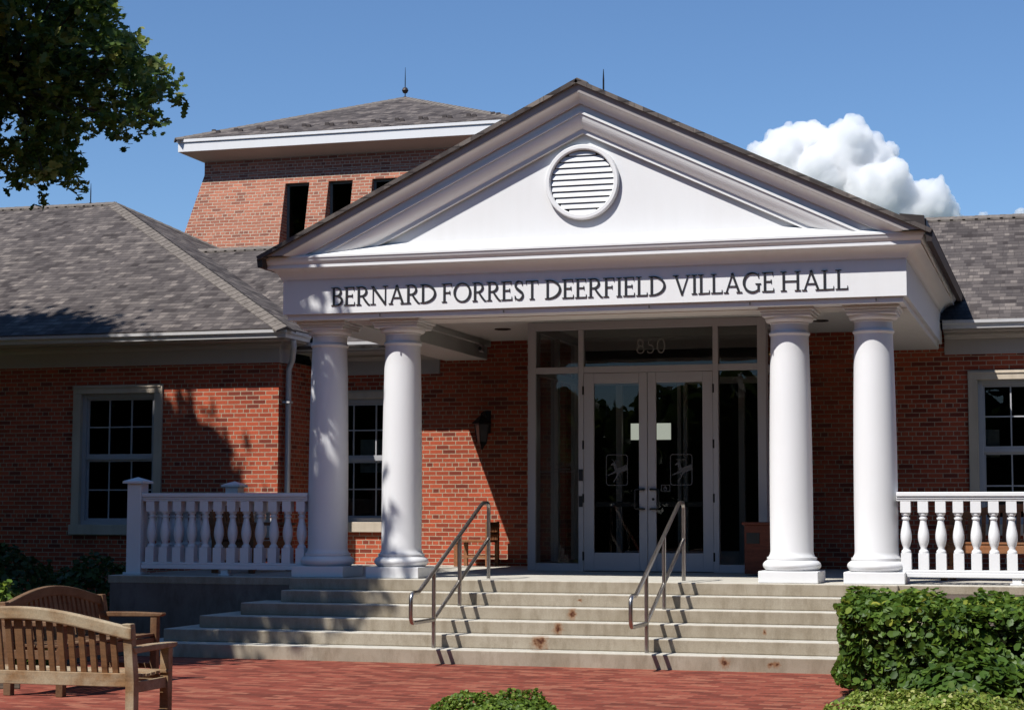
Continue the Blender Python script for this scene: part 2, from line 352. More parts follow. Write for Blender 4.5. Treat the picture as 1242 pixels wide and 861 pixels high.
# ------------------------------------------------------------------ the hall
hall = thing('village_hall', (0, 6, 0), 'red brick village hall with white columned portico, pediment and low square tower', 'building')
D = 6.2; YW = 4.9; TH = .3; WT = 4.06
def wall_x(name, x0, x1, y, z0, z1, holes, m=BRICK, depth=.16, parent=hall):
    """wall facing -y with rectangular openings (x0,x1,z0,z1) and reveals"""
    xs = sorted({x0, x1, *[h[0] for h in holes], *[h[1] for h in holes]}); zs = sorted({z0, z1, *[h[2] for h in holes], *[h[3] for h in holes]})
    b = MB()
    for i in range(len(xs)-1):
        for j in range(len(zs)-1):
            cx, cz = (xs[i]+xs[i+1])/2, (zs[j]+zs[j+1])/2
            if any(h[0] < cx < h[1] and h[2] < cz < h[3] for h in holes): continue
            b.add([(xs[i], y, zs[j]), (xs[i+1], y, zs[j]), (xs[i+1], y, zs[j+1]), (xs[i], y, zs[j+1])], [(0, 1, 2, 3)])
    for h in holes:
        a, c, e, f = h
        b.add([(a,y,e),(a,y+depth,e),(a,y+depth,f),(a,y,f)], [(0,1,2,3)]); b.add([(c,y,e),(c,y,f),(c,y+depth,f),(c,y+depth,e)], [(0,1,2,3)])
        b.add([(a,y,f),(a,y+depth,f),(c,y+depth,f),(c,y,f)], [(0,1,2,3)]); b.add([(a,y,e),(c,y,e),(c,y+depth,e),(a,y+depth,e)], [(0,1,2,3)])
    return b.build(name, m, parent)
WIN_L = (-9.60, -8.03, 1.36, 3.72); WIN_L2 = (-13.6, -12.03, 1.36, 3.72)
WIN_B = (-5.95, -4.40, 1.41, 3.66); WIN_R = (4.20, 5.78, 1.41, 3.78)
wall_x('wing_front_wall', -22, -6.06, YW, 0, WT, [WIN_L, WIN_L2])
b = MB(); b.add([(-6.06, YW, 0), (-6.06, D+.02, 0), (-6.06, D+.02, WT), (-6.06, YW, WT)], [(0, 1, 2, 3)]); b.build('wing_side_wall', BRICK, hall)
wall_x('main_wall', -6.06, -1.60, D, 0, 4.5, [WIN_B])
wall_x('main_wall', 1.54, 16, D, 0, 4.5, [WIN_R, (9.2, 10.78, 1.41, 3.78)])
b = MB(); b.box(-21.9, -6.3, YW+.3, 17, 0, .02); b.build('interior_floor', INTF, hall)

def window(x0, x1, z0, z1, y, blind=None):
    s = MB(); t = .135                                        # limestone surround, slightly proud
    yo = y-.035
    s.box(x0, x0+t, yo, y+.10, z0+.16, z1-t); s.box(x1-t, x1, yo, y+.10, z0+.16, z1-t); s.box(x0, x1, yo, y+.10, z1-t, z1)
    s.box(x0+.03, x1-.03, yo-.014, yo, z1-.045, z1-.02)
    fr = s.build('window', STONE, hall, bevel=.006)
    b = MB(); b.box(x0-.02, x1+.02, y-.07, y+.10, z0, z0+.16); b.build('sill', STONE, fr, bevel=.008)
    a0, a1, c0, c1 = x0+t, x1-t, z0+.16, z1-t; ys = y+.045; w = .065
    b = MB(); b.box(a0, a0+w, ys, ys+.1, c0, c1); b.box(a1-w, a1, ys, ys+.1, c0, c1); b.box(a0+w, a1-w, ys, ys+.1, c1-w, c1); b.box(a0+w, a1-w, ys, ys+.1, c0, c0+w)
    b.build('frame', SASHW, fr, bevel=.004)
    i0, i1, e0, e1 = a0+w, a1-w, c0+w, c1-w; mid = (e0+e1)/2+.02
    b = MB(); yy = ys+.04
    b.box(i0, i1, yy-.012, yy+.03, mid-.025, mid+.025)
    for (za, zb, yq) in ((mid+.025, e1, yy), (e0, mid-.025, yy+.02)):
        b.box(i0, i0+.03, yq, yq+.03, za, zb); b.box(i1-.03, i1, yq, yq+.03, za, zb); b.box(i0+.03, i1-.03, yq, yq+.03, zb-.035, zb); b.box(i0+.03, i1-.03, yq, yq+.03, za, za+.035)
        for k in (1, 2): xk = i0+(i1-i0)*k/3; b.box(xk-.010, xk+.010, yq+.004, yq+.024, za+.035, zb-.035)
        zk = (za+zb)/2; b.box(i0+.03, i1-.03, yq+.006, yq+.022, zk-.010, zk+.010)
    b.build('sash', SASHW, fr)
    b = MB(); b.add([(i0, yy+.035, e0), (i1, yy+.035, e0), (i1, yy+.035, e1), (i0, yy+.035, e1)], [(0, 1, 2, 3)]); b.build('pane', GLASS, fr)
    b = MB()                                                  # the dim room behind
    r0, r1, q0, q1 = i0-.6, i1+.6, e0-.6, e1+.4; yb = y+.17
    b.add([(r0,yb+2.4,q0),(r1,yb+2.4,q0),(r1,yb+2.4,q1),(r0,yb+2.4,q1),(r0,yb,q0),(r1,yb,q0),(r1,yb,q1),(r0,yb,q1)], [(0,1,2,3),(0,3,7,4),(1,5,6,2),(3,2,6,7),(0,4,5,1)])
    b.build('room', INT, fr)
    if blind:
        b = MB(); b.box(i0+blind[0], i0+blind[1], yy+.14, yy+.16, e0+blind[2], e0+blind[3]); b.build('blind', PAPER, fr)
    return fr
window(*WIN_L, YW); window(*WIN_L2, YW); window(*WIN_B, D, (.45, 1.15, .72, 1.25)); window(*WIN_R, D, (.03, .22, .9, 1.3)); window(9.2, 10.78, 1.41, 3.78, D)

# eaves: frieze board, crown, soffit box and gutter run along x, or along y on the wing's return
def eave(x0, x1, yw, zg, o, parent=hall, side=None, gut=GUTTER):
    b = MB()
    def P(poly):
        if side is None: b.prism([(yw-p, z) for p, z in poly], 'x', x0, x1)
        else: b.prism([(side+p, z) for p, z in poly], 'y', x0, x1)
    P([(.03, zg-.46), (.03, zg-.24), (0, zg-.24), (0, zg-.46)])
    P([(0, zg-.24), (.05, zg-.24), (.075, zg-.20), (.12, zg-.185), (.12, zg-.15), (0, zg-.15)])
    P([(0, zg-.15), (o-.10, zg-.15), (o-.10, zg-.005), (0, zg-.005)])
    b.build('cornice', TRIM, parent, bevel=.003)
    b = MB()
    P([(o-.098, zg-.12), (o-.03, zg-.12), (o-.02, zg-.07), (o+.01, zg-.045), (o+.012, zg), (o-.004, zg), (o-.006, zg-.03), (o-.08, zg-.03), (o-.085, zg-.0), (o-.098, zg)])
    return b.build('gutter', gut, parent)
ZG = 4.48; SL = .5
def eave_corner(prof_list, name, m, kx=.66, yend=D-.82):
    b = MB()
    for prof in prof_list:
        vs = []; k = len(prof)
        for P, z in prof: vs += [(-22, YW-P, z), (-6.06+P*kx, YW-P, z), (-6.06+P*kx, yend, z)]
        fs = []
        for i in range(k):
            n_ = (i+1) % k
            for q in range(2): fs.append((i*3+q, i*3+q+1, n_*3+q+1, n_*3+q))
        fs.append(tuple(i*3+2 for i in range(k)))
        b.add(vs, fs)
    return b.build(name, m, hall)
_o = .49
eave_corner([[(.03, ZG-.46), (.03, ZG-.24), (0, ZG-.24), (0, ZG-.46)], [(.002, ZG-.24), (.05, ZG-.24), (.075, ZG-.20), (.12, ZG-.185), (.12, ZG-.15), (.002, ZG-.15)],
             [(.002, ZG-.15), (_o-.10, ZG-.15), (_o-.10, ZG-.005), (.002, ZG-.005)]], 'cornice', TRIM)
eave_corner([[(_o-.098, ZG-.12), (_o-.03, ZG-.12), (_o-.02, ZG-.07), (_o+.01, ZG-.045), (_o+.012, ZG), (_o-.004, ZG), (_o-.006, ZG-.03), (_o-.08, ZG-.03), (_o-.085, ZG), (_o-.098, ZG)]], 'gutter', GUTTER)
eave(-6.055, -3.88, D, 4.36, .80)
eave(3.88, 16, D, ZG, .43)

# roofs
def slab(name, pts, th=.045, m=SHINGLE, parent=hall):
    v = [mathutils.Vector(p) for p in pts]; nrm = (v[1]-v[0]).cross(v[-1]-v[0]).normalized()
    if nrm.z < 0: v = v[::-1]; nrm = -nrm
    k = len(v); b = MB(); b.add([p for p in v]+[p-nrm*th for p in v], [tuple(range(k)), tuple(range(2*k-1, k-1, -1))]+[(i, k+i, k+(i+1) % k, (i+1) % k) for i in range(k)])
    return b.build(name, m, parent)
def cap(p0, p1, w=.14, parent=hall):
    """overlapping ridge or hip cap pieces"""
    p0, p1 = mathutils.Vector(p0), mathutils.Vector(p1); d = (p1-p0); Ln = d.length; d.normalize(); side = d.cross(mathutils.Vector((0,0,1))).normalized(); up = side.cross(d)
    b = MB(); nn = max(2, int(Ln/.2))
    for i in range(nn):
        a = p0+d*(Ln*i/nn-.02); c = p0+d*(Ln*(i+1)/nn+.03)
        lo, hi = .014, .022
        dr = w*.40
        vs = [a+side*w-up*dr+up*hi, a+up*(hi+.01), a-side*w-up*dr+up*hi, c+side*w-up*dr+up*lo, c+up*(lo+.01), c-side*w-up*dr+up*lo]
        vs += [p-up*.03 for p in vs]
        b.add(vs, [(0,1,4,3),(1,2,5,4),(0,6,7,1),(1,7,8,2),(0,3,9,6),(2,8,11,5),(3,4,10,9),(4,5,11,10)])
    return b.build('ridge_cap', RIDGE, parent)
xe, ye, S = -6.06+.33, YW-.50, 6.58; zr = ZG+.02
apx = (xe-S, ye+S, zr+S*SL); yb = ye+2*S
slab('wing_roof', [(-22, ye, zr), (xe, ye, zr), apx, (-22, ye+S, apx[2])])
slab('wing_roof', [(xe, ye, zr), (xe, yb, zr), apx])
slab('wing_roof', [(-22, yb, zr), (xe, yb, zr), apx, (-22, ye+S, apx[2])])
cap((xe+.0, ye+.0, zr+.0), apx, .16); cap((-22, apx[1], apx[2]), apx, .15); cap((xe, yb, zr), apx, .16)
RY, RZ = 10.05, 6.63
def mz(y): return RZ-SL*(RY-y)
slab('main_roof', [(-13, 5.385, mz(5.385)), (-3.6, 5.385, mz(5.385)), (-3.6, RY, RZ), (-13, RY, RZ)])
slab('main_roof', [(-3.6, D-.44, mz(D-.44)), (17, D-.44, mz(D-.44)), (17, RY, RZ), (-3.6, RY, RZ)])
slab('main_roof', [(-13, RY, RZ), (17, RY, RZ), (17, 15.5, RZ-SL*5.45), (-13, 15.5, RZ-SL*5.45)])
cap((-13, RY, RZ), (-4, RY, RZ), .15); cap((2.0, RY, RZ), (17, RY, RZ), .15)

# downspout at the wing corner
b = MB(); xs_ = -6.06+.075
b.tube([(xs_+.22, 4.75, ZG-.14), (xs_+.22, 4.78, ZG-.24), (xs_+.08, 5.05, ZG-.42), (xs_, 5.1, ZG-.55), (xs_, 5.1, 1.0)], .045, 10); b.build('downspout', GUTTER, hall, smooth=True)
for zq in (1.9, 3.4):
    b = MB(); b.box(xs_-.07, xs_+.05, 5.03, 5.17, zq, zq+.03); b.build('downspout_strap', GUTTER, hall)

# ---------------- portico
W = 3.845
ZB, ZT = 4.178, 4.605
def sweep(prof, name, m, yend=D, smooth=False):
    b = MB(); rings = []
    for P, z in prof: rings.append([(-W-P, yend, z), (-W-P, -P, z), (W+P, -P, z), (W+P, yend, z)])
    vs = [p for r in rings for p in r]; fs = []
    for i in range(len(prof)-1):
        for j in range(3): fs.append((i*4+j, i*4+j+1, (i+1)*4+j+1, (i+1)*4+j))
    return b.add(vs, fs).build(name, m, hall)
def arcp(p0, p1, bul, n=6):
    """curved profile between two points, bulge sideways"""
    out = []; dx, dz = p1[0]-p0[0], p1[1]-p0[1]
    for i in range(n+1):
        t = i/n; k = bul*4*t*(1-t); out.append((p0[0]+dx*t-dz*k, p0[1]+dz*t+dx*k))
    return out
# profile from the bottom of the beam up to the wash
sweep([(-.62, 4.112), (-.045, 4.112), (-.045, ZB)], 'beam', WHITE)
sweep([(-.05, ZB), (0, ZB), (0, ZT)], 'frieze', WHITE)
prof = [(0, ZT), (.012, ZT), (.012, ZT+.012)] + arcp((.02, ZT+.014), (.165, ZT+.135), .16, 8) + [(.180, ZT+.135), (.180, ZT+.172), (.176, ZT+.174)] + arcp((.176, ZT+.174), (.218, ZT+.25), -.10, 6) + [(.226, ZT+.25), (.226, ZT+.275), (0, ZT+.42)]
sweep(prof, 'cornice', WHITE)
# ceiling of the portico with a deeper tray in the middle bay
b = MB()
for x0, x1 in ((-W+.05, -3.10), (3.10, W-.05)): b.box(x0, x1, .62, D, 4.10, 4.60)
b.box(-3.10, 3.10, .35, .82, 4.10, 4.60)
b.build('side_beam', SOFFIT, hall, bevel=.006)
b = MB(); b.box(-3.10, 3.10, .82, D, 4.39, 4.5); b.build('ceiling', SOFFIT, hall)
for x0, x1 in ((-3.10, -3.04), (3.04, 3.10)):
    b = MB(); b.box(x0, x1, .82, D, 4.30, 4.39); b.build('ceiling_trim', SOFFIT, hall, bevel=.01)
# gable
XG, HW, ZA, ZE = .055, 4.06, 6.855, 4.90
gs = (ZA-ZE)/HW
def zw(P): return ZT+.275+max(0, (.226-P)/.226)*.145 if P < .226 else ZT+.275
def rake(prof, name, m):
    b = MB(); vs = []; fs = []
    for v, P in prof:
        x = (ZA-v-zw(P))/gs
        x = min(x, HW+.03)
        z = ZA-v-gs*x
        vs += [(XG-x, -P, z), (XG, -P, ZA-v), (XG+x, -P, z)]
    for i in range(len(prof)-1):
        for j in range(2): fs.append((i*3+j, (i+1)*3+j, (i+1)*3+j+1, i*3+j+1))
    return b.add(vs, fs).build(name, m, hall)
rake([(.045, .325), (.150, .32), (.152, .300)], 'rake_fascia', TAUPE)
rake([(.152, .300)] + [(z, P) for P, z in arcp((.295, .155), (.200, .262), .14, 7)] + [(.265, .165), (.35, .165)], 'rake_crown', WHITE)
rake([(.35, .185), (.380, .185), (.382, .170)] + [(z, P) for P, z in arcp((.170, .382), (.062, .545), -.12, 7)] + [(.548, .058), (.60, .058), (.602, -.01)], 'rake_moulding', WHITE)
b = MB(); b.add([(-W, 0, ZT), (W, 0, ZT), (W, 0, ZT+.42), (XG, 0, ZA-.45), (-W, 0, ZT+.42)], [(0, 1, 2, 3, 4)])
b.build('tympanum', WHITE, hall)
for s in (-1, 1):
    y0, y1 = -.37, RY+1.0
    slab('portico_roof', [(XG, y0, ZA), (XG+s*(HW+.05), y0, ZA-gs*(HW+.05)), (XG+s*(HW+.05), y1, ZA-gs*(HW+.05)), (XG, y1, ZA)], .05)
    b = MB(); x0 = XG+s*(HW-.02); b.prism([(x0, ZE-.035), (x0+s*.075, ZE-.055), (x0+s*.06, ZE-.16), (x0, ZE-.16)], 'y', -.34, D-.45); b.build('side_fascia', DARKMET, hall)
    b = MB(); xa = XG+s*(HW-.06); xb = XG+s*(HW-.36); za = ZA-gs*(HW-.06)
    b.prism([(xa, za-.02), (xa-s*.02, za+.20), (xb, ZA-gs*(HW-.36)+.09), (xb+s*.02, ZA-gs*(HW-.36)-.02)], 'y', .25, .34); b.box(min(xa, xa-s*.03), max(xa, xa-s*.03), .30, 2.2, za-.05, za+.17)
    b.build('roof_diverter', DARKMET, hall)
cap((XG, -.30, ZA-.012), (XG, RY+.4, ZA-.012), .13)
# louvred vent
vx, vz, vr = .045, 5.665, .455
b = MB(); n = 56
def ringv(r, y): return [(vx+r*cos(2*pi*i/n), y, vz+r*sin(2*pi*i/n)) for i in range(n)]
rs = [(vr, 0), (vr, -.055), (vr-.012, -.07), (vr-.05, -.07), (vr-.062, -.055), (vr-.062, -.0)]
vs = [p for r, y in rs for p in ringv(r, y)]
fs = [(k*n+i, (k+1)*n+i, (k+1)*n+(i+1) % n, k*n+(i+1) % n) for k in range(len(rs)-1) for i in range(n)]
vent = b.add(vs, fs).build('gable_vent', WHITE, hall)
b = MB(); ri = vr-.062; kk = 11; sp = 2*ri/kk
for k in range(kk):
    zc = vz-ri+sp*(k+.5); hwid = sqrt(max(.004, ri**2-(zc-vz)**2))
    b.prism([(-.030, zc-sp*.42), (-.030, zc-sp*.34), (-.012, zc+sp*.46), (-.006, zc+sp*.46), (-.022, zc-sp*.42)], 'x', vx-hwid, vx+hwid)
b.build('louvre', WHITE, vent)
b = MB(); b.add([(vx, -.002, vz)]+ringv(ri, -.002), [(0, 1+(i+1) % n, 1+i) for i in range(n)]); b.build('vent_backing', DARKMET, vent)

# columns
def column(x, y=.52):
    prof = [(.250, .36), (.252, .9), (.249, 1.5), (.241, 2.1), (.231, 2.6), (.221, 2.86)]
    z0 = H
    P = [(.272, .30), (.262, .31), (.254, .335)] + prof + [(.224, 2.885), (.236, 2.895), (.243, 2.912), (.236, 2.93), (.222, 2.938)]
    P += [(.220, 2.945), (.219, 3.02), (.228, 3.03), (.228, 3.042)] + arcp((.232, 3.042), (.285, 3.10), -.25, 6)
    b = MB(); b.lathe(P, x, y, 64, z0); c = b.build('column', WHITE, hall, smooth=True, auto=32)
    b = MB(); b.lathe([(.285, .135)]+arcp((.288, .135), (.283, .262), -.42, 12)+[(.285, .266), (.290, .268), (.290, .292), (.272, .296), (.262, .318)], x, y, 64, z0); b.build('column_base', WHITE, c, smooth=True, auto=32)
    b = MB(); b.box(x-.345, x+.345, y-.345, y+.345, z0, z0+.135); b.build('plinth', WHITE, c, bevel=.008)
    b = MB(); a = .285
    b.box(x-a, x+a, y-a, y+a, z0+3.10, z0+3.135); a = .30; b.box(x-a, x+a, y-a, y+a, z0+3.135, z0+3.165)
    a = .325; b.box(x-a, x+a, y-a, y+a, z0+3.165, z0+3.206); b.build('abacus', WHITE, c, bevel=.006)
for x in (-3.42, -2.43, 2.435, 3.415): column(x)

# little bolts along the beam, and hooks on its side
for x in (-2.55, -.95, .85, 2.05, 3.5):
    b = MB(); b.tube([(x, .01, ZB-.055), (x, .01, ZB-.02)], .008, 6); b.build('beam_hook', STEEL, hall)

# ---------------- lettering
def A(cx, cy, rx, ry, a0, a1, n=14): return [(cx+rx*cos(radians(a0+(a1-a0)*i/n)), cy+ry*sin(radians(a0+(a1-a0)*i/n))) for i in range(n+1)]
T, t_ = .105, .052
def wv(n, thin, thick, ph=0):   # width swelling in the middle of a bowl
    return [thin+(thick-thin)*sin(pi*i/(n-1))**1.2 for i in range(n)]
def stem(x, z0=0, z1=1, w=T): return [([(x, z0), (x, z1)], [w, w]), serif(x, z0 if z0 == 0 else z0), serif(x, z1)]
def serif(x, z, w=.26):
    zz = .017 if z < .5 else z-.017
    return ([(x-w/2, zz), (x+w/2, zz)], [.034, .034])
def vs_(x, z, s): return ([(x, z), (x, z+s*.17)], [.045, .02])      # beak at the end of an arm
bowlD = A(.12, .5, .60, .485, 90, -90, 22)
GL = {
 'B': (.60, stem(.12)+[([(.12,.983)]+A(.24,.76,.235,.223,90,-90,14)+[(.12,.537)], [t_]+wv(15,t_,T*1.05)+[t_]), ([(.12,.54)]+A(.26,.28,.275,.262,90,-90,14)+[(.12,.018)], [t_]+wv(15,t_,T*1.1)+[t_])]),
 'E': (.56, stem(.12)+[([(.12,.978),(.50,.978)],[.044]*2), vs_(.49,.99,-1), ([(.12,.53),(.41,.53)],[.044]*2), ([(.41,.44),(.41,.62)],[.036]*2), ([(.12,.022),(.53,.022)],[.044]*2), vs_(.525,.01,1)]),
 'R': (.68, stem(.12)+[([(.12,.983)]+A(.26,.74,.25,.243,90,-90,14)+[(.12,.497)], [t_]+wv(15,t_,T*1.05)+[t_]), ([(.30,.50),(.45,.25),(.60,.04),(.70,-.005)],[.08,.10,.085,.03])]),
 'N': (.86, [([(.12,0),(.12,.97)],[.05]*2), serif(.12,0), ([(.02,.983),(.13,.983)],[.034]*2), ([(.10,.98),(.74,.0)],[.12,.11]), ([(.74,0),(.74,1)],[.05]*2), serif(.74,1)]),
 'A': (.80, [([(.40,1.02),(.10,0)],[.05]*2), ([(.385,1.02),(.71,0)],[.115]*2), serif(.10,0,.22), serif(.71,0,.27), ([(.19,.34),(.60,.34)],[.042]*2)]),
 'D': (.78, stem(.12)+[([(.12,.983)]+bowlD+[(.12,.017)], [t_]+wv(23,t_,T*1.1)+[t_])]),
 'F': (.54, stem(.12)+[([(.12,.978),(.50,.978)],[.044]*2), vs_(.49,.99,-1), ([(.12,.52),(.40,.52)],[.044]*2), ([(.40,.43),(.40,.61)],[.036]*2)]),
 'O': (.92, [(A(.45,.5,.40,.49,90,270,20), wv(21,t_,T*1.1)), (A(.45,.5,.40,.49,270,450,20), wv(21,t_,T*1.1))]),
 'S': (.54, [(A(.27,.755,.185,.232,35,180,12)+[(.125,.66),(.25,.53),(.38,.42)]+A(.26,.255,.20,.24,25,-150,14), [.03]+[t_]*4+[T*.8]*8+[T*1.15]*3+[T*.9]*8+[t_]*6+[.03])
             , ([(.43,.99),(.425,.80)],[.02,.045]), ([(.07,.02),(.075,.22)],[.02,.045])]),
 'T': (.66, stem(.33,0,.97)+[([(.02,.975),(.64,.975)],[.046]*2), vs_(.035,.99,-1), vs_(.625,.99,-1)]),
 'V': (.78, [([(.10,1),(.40,-.02)],[.115]*2), ([(.69,1),(.385,-.02)],[.05]*2), serif(.10,1,.27), serif(.69,1,.22)]),
 'I': (.28, stem(.14)),
 'L': (.54, stem(.12)+[([(.12,.022),(.50,.022)],[.044]*2), vs_(.505,.01,1)]),
 'G': (.86, [(A(.47,.5,.40,.49,45,180,16), [.03]+wv(32,t_,T*1.1)[:16]), (A(.47,.5,.40,.49,180,320,16), wv(34,t_,T*1.1)[17:34][::1]), ([(.74,.02+.05),(.74,.43)],[T*.95]*2), ([(.60,.43),(.86,.43)],[.034]*2), ([(.755,.97),(.75,.74)],[.02,.045])]),
 'H': (.86, stem(.12)+stem(.73)+[([(.12,.51),(.73,.51)],[.044]*2)]),
 '8': (.60, [(A(.3,.74,.19,.23,0,360,24), [.06]*25), (A(.3,.26,.24,.245,0,360,24), [.06]*25)]),
 '5': (.56, [([(.46,.97),(.18,.97),(.14,.56)],[.06]*3), (A(.25,.30,.23,.28,115,-150,18), [.06]*19)]),
 '0': (.64, [(A(.32,.5,.25,.48,0,360,28), [.06]*29)]),
}
def strokes(b, st_, x0, z0, sx, sz, y0, depth, k0):
    for k, (pts, ws) in enumerate(st_):
        P = [mathutils.Vector((x0+p[0]*sx, z0+p[1]*sz)) for p in pts]; Lf, Rt = [], []
        for i, p in enumerate(P):
            d = mathutils.Vector((0, 0))
            if i: d += (P[i]-P[i-1]).normalized()
            if i < len(P)-1: d += (P[i+1]-P[i]).normalized()
            if d.length < 1e-6: d = mathutils.Vector((1, 0))
            d.normalize(); nn = mathutils.Vector((-d.y, d.x)); w = ws[min(i, len(ws)-1)]*.5*(sx+sz)*.5
            if 0 < i < len(P)-1:
                cc = (P[i]-P[i-1]).normalized().dot((P[i+1]-P[i]).normalized()); w /= max(.5, sqrt((1+cc)/2))
            Lf.append(p+nn*w); Rt.append(p-nn*w)
        yf = y0-depth-.00025*((k+k0) % 9); m_ = len(P)
        vs = [(q.x, yf, q.y) for q in Lf]+[(q.x, yf, q.y) for q in Rt]+[(q.x, y0, q.y) for q in Lf]+[(q.x, y0, q.y) for q in Rt]
        fs = []
        for i in range(m_-1):
            fs += [(i, m_+i, m_+i+1, i+1), (i, i+1, 2*m_+i+1, 2*m_+i), (m_+i, 3*m_+i, 3*m_+i+1, m_+i+1)]
        fs += [(0, 2*m_, 3*m_, m_), (m_-1, 2*m_-1, 4*m_-1, 3*m_-1)]
        b.add(vs, fs)
def write(text, x0, x1, z0, h, y, depth, name, m, parent, sep=.055):
    tot = sum(GL[c][0] for c in text)+sep*(len(text)-1); sx = (x1-x0)/(tot-.04); b = MB(); x = x0-.0*sx
    for i, c in enumerate(text):
        strokes(b, GL[c][1], x, z0, sx, h, y, depth, i*3); x += (GL[c][0]+sep)*sx
    return b.build(name, m, parent)
for wd, a, c in (('BERNARD', -3.19, -1.82), ('FORREST', -1.735, -.515), ('DEERFIELD', -.425, 1.045), ('VILLAGE', 1.15, 2.33), ('HALL', 2.415, 3.18)):
    write(wd, a, c, 4.272, .226, 0, .012, 'lettering', LETTER, hall)

# ---------------- vestibule with double doors
DY = 3.716; X0, X1 = -1.72, 1.65; ZC = 4.388
vb = MB(); f = .115
for x in (X0, -1.0, .92, X1-f): pass
TZ0, TZ1 = 3.665, 3.755
XM0, XM1 = -.985, .92             # mullions beside the doors
mw = .075
for x0, x1 in ((X0, X0+f), (X1-f, X1)): vb.box(x0, x1, DY, DY+.13, H, ZC)
for x0, x1 in ((XM0, XM0+mw), (XM1, XM1+mw)): vb.box(x0, x1, DY, DY+.12, H, ZC-f)
vb.box(X0+f, X1-f, DY+.001, DY+.13, ZC-f, ZC)
for x0, x1 in ((X0+f, XM0), (XM0+mw, XM1), (XM1+mw, X1-f)): vb.box(x0, x1, DY+.004, DY+.12, TZ0, TZ1)
for x0, x1 in ((X0+f, XM0), (XM1+mw, X1-f)): vb.box(x0, x1, DY+.004, DY+.12, H, H+.11)
for x in (X0, X1-.12):            # side walls of the glass box
    for y0 in (DY+.14, DY+1.2, D-.12): vb.box(x+.002, x+.118, y0, y0+.10, H, ZC)
    vb.box(x+.004, x+.116, DY+.24, D-.12, TZ0, TZ1); vb.box(x+.004, x+.116, DY+.24, D-.12, ZC-.12, ZC); vb.box(x+.004, x+.116, DY+.24, D-.12, H, H+.11)
vest = vb.build('entrance_frame', FRAME, hall, bevel=.005)
def pane(x0, x1, z0, z1, y, name='glass', m=DGLASS, parent=vest):
    b = MB(); b.add([(x0, y, z0), (x1, y, z0), (x1, y, z1), (x0, y, z1)], [(0, 1, 2, 3)]); return b.build(name, m, parent)
for x0, x1 in ((X0+f, XM0), (XM1+mw, X1-f)): pane(x0, x1, H+.11, TZ0, DY+.06); pane(x0, x1, TZ1, ZC-f, DY+.06)
trans = pane(XM0+mw, XM1, TZ1, ZC-f, DY+.06, 'transom_glass')
for x in (X0+.06, X1-.06):
    b = MB(); b.add([(x, DY+.2, H+.1), (x, D, H+.1), (x, D, ZC-.1), (x, DY+.2, ZC-.1)], [(0, 1, 2, 3)]); b.build('side_glass', DGLASS, vest)
write('850', -.165, .245, 3.925, .20, DY+.056, .002, 'house_number', m_plain('etched_number', (.34, .31, .29), .7), vest, .12)
write('VILLAGE', -1.46, -1.21, 2.37, .045, DY+.058, .002, 'sidelight_lettering', ETCH, vest); write('HALL', -1.18, -1.05, 2.37, .045, DY+.058, .002, 'sidelight_lettering', ETCH, vest)
b = MB(); b.box(-1.55, -1.0, DY+.055, DY+.058, 2.285, 2.293); b.box(-1.37, -1.12, DY+.055, DY+.058, 2.325, 2.333); b.build('sidelight_rule', ETCH, vest)
# interior of the vestibule
b = MB(); b.box(X0+.13, X1-.13, DY+.14, D+3, H-.05, H+.004); b.build('vestibule_floor', INTF, vest)
b = MB(); b.add([(-3,D+4,H),(3,D+4,H),(3,D+4,4.6),(-3,D+4,4.6),(-3,D+.1,H),(3,D+.1,H),(3,D+.1,4.6),(-3,D+.1,4.6)], [(0,1,2,3),(0,3,7,4),(1,5,6,2),(2,6,7,3),(0,4,5,1)]); b.build('lobby', INT, vest)
b = MB()
for x in (-1.45, -.98, -.03, .03, .90, 1.38): b.box(x-.045, x+.045, D-.05, D+.04, H, 3.66)
b.box(-1.6, 1.54, D-.05, D+.04, 3.66, 3.76); b.box(-.9, .85, D-.04, D+.03, H, H+.25); b.box(-1.6, 1.54, D-.05, D+.04, 4.2, 4.39)
b.build('inner_door_frame', FRAME, vest)
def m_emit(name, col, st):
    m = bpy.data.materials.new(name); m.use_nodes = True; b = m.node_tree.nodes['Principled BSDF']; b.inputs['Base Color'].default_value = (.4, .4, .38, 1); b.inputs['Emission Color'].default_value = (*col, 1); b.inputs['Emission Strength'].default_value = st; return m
b = MB(); b.box(-.82, -.20, D+.06, D+.08, 2.83, 3.08); b.build('bright_patch_panel', m_emit('bright_patch_glow', (.86, .92, .80), .6), vest)  # added glowing panel for the bright patch in the door glass; source unknown
b = MB(); b.lathe([(.02, .0), (.16, .02), (.21, .07), (.12, .13), (.02, .15)], 1.32, 7.5, 20, 4.13); b.build('lobby_lamp', m_emit('warm_lamp', (1.0, .52, .16), .35), vest, smooth=True)
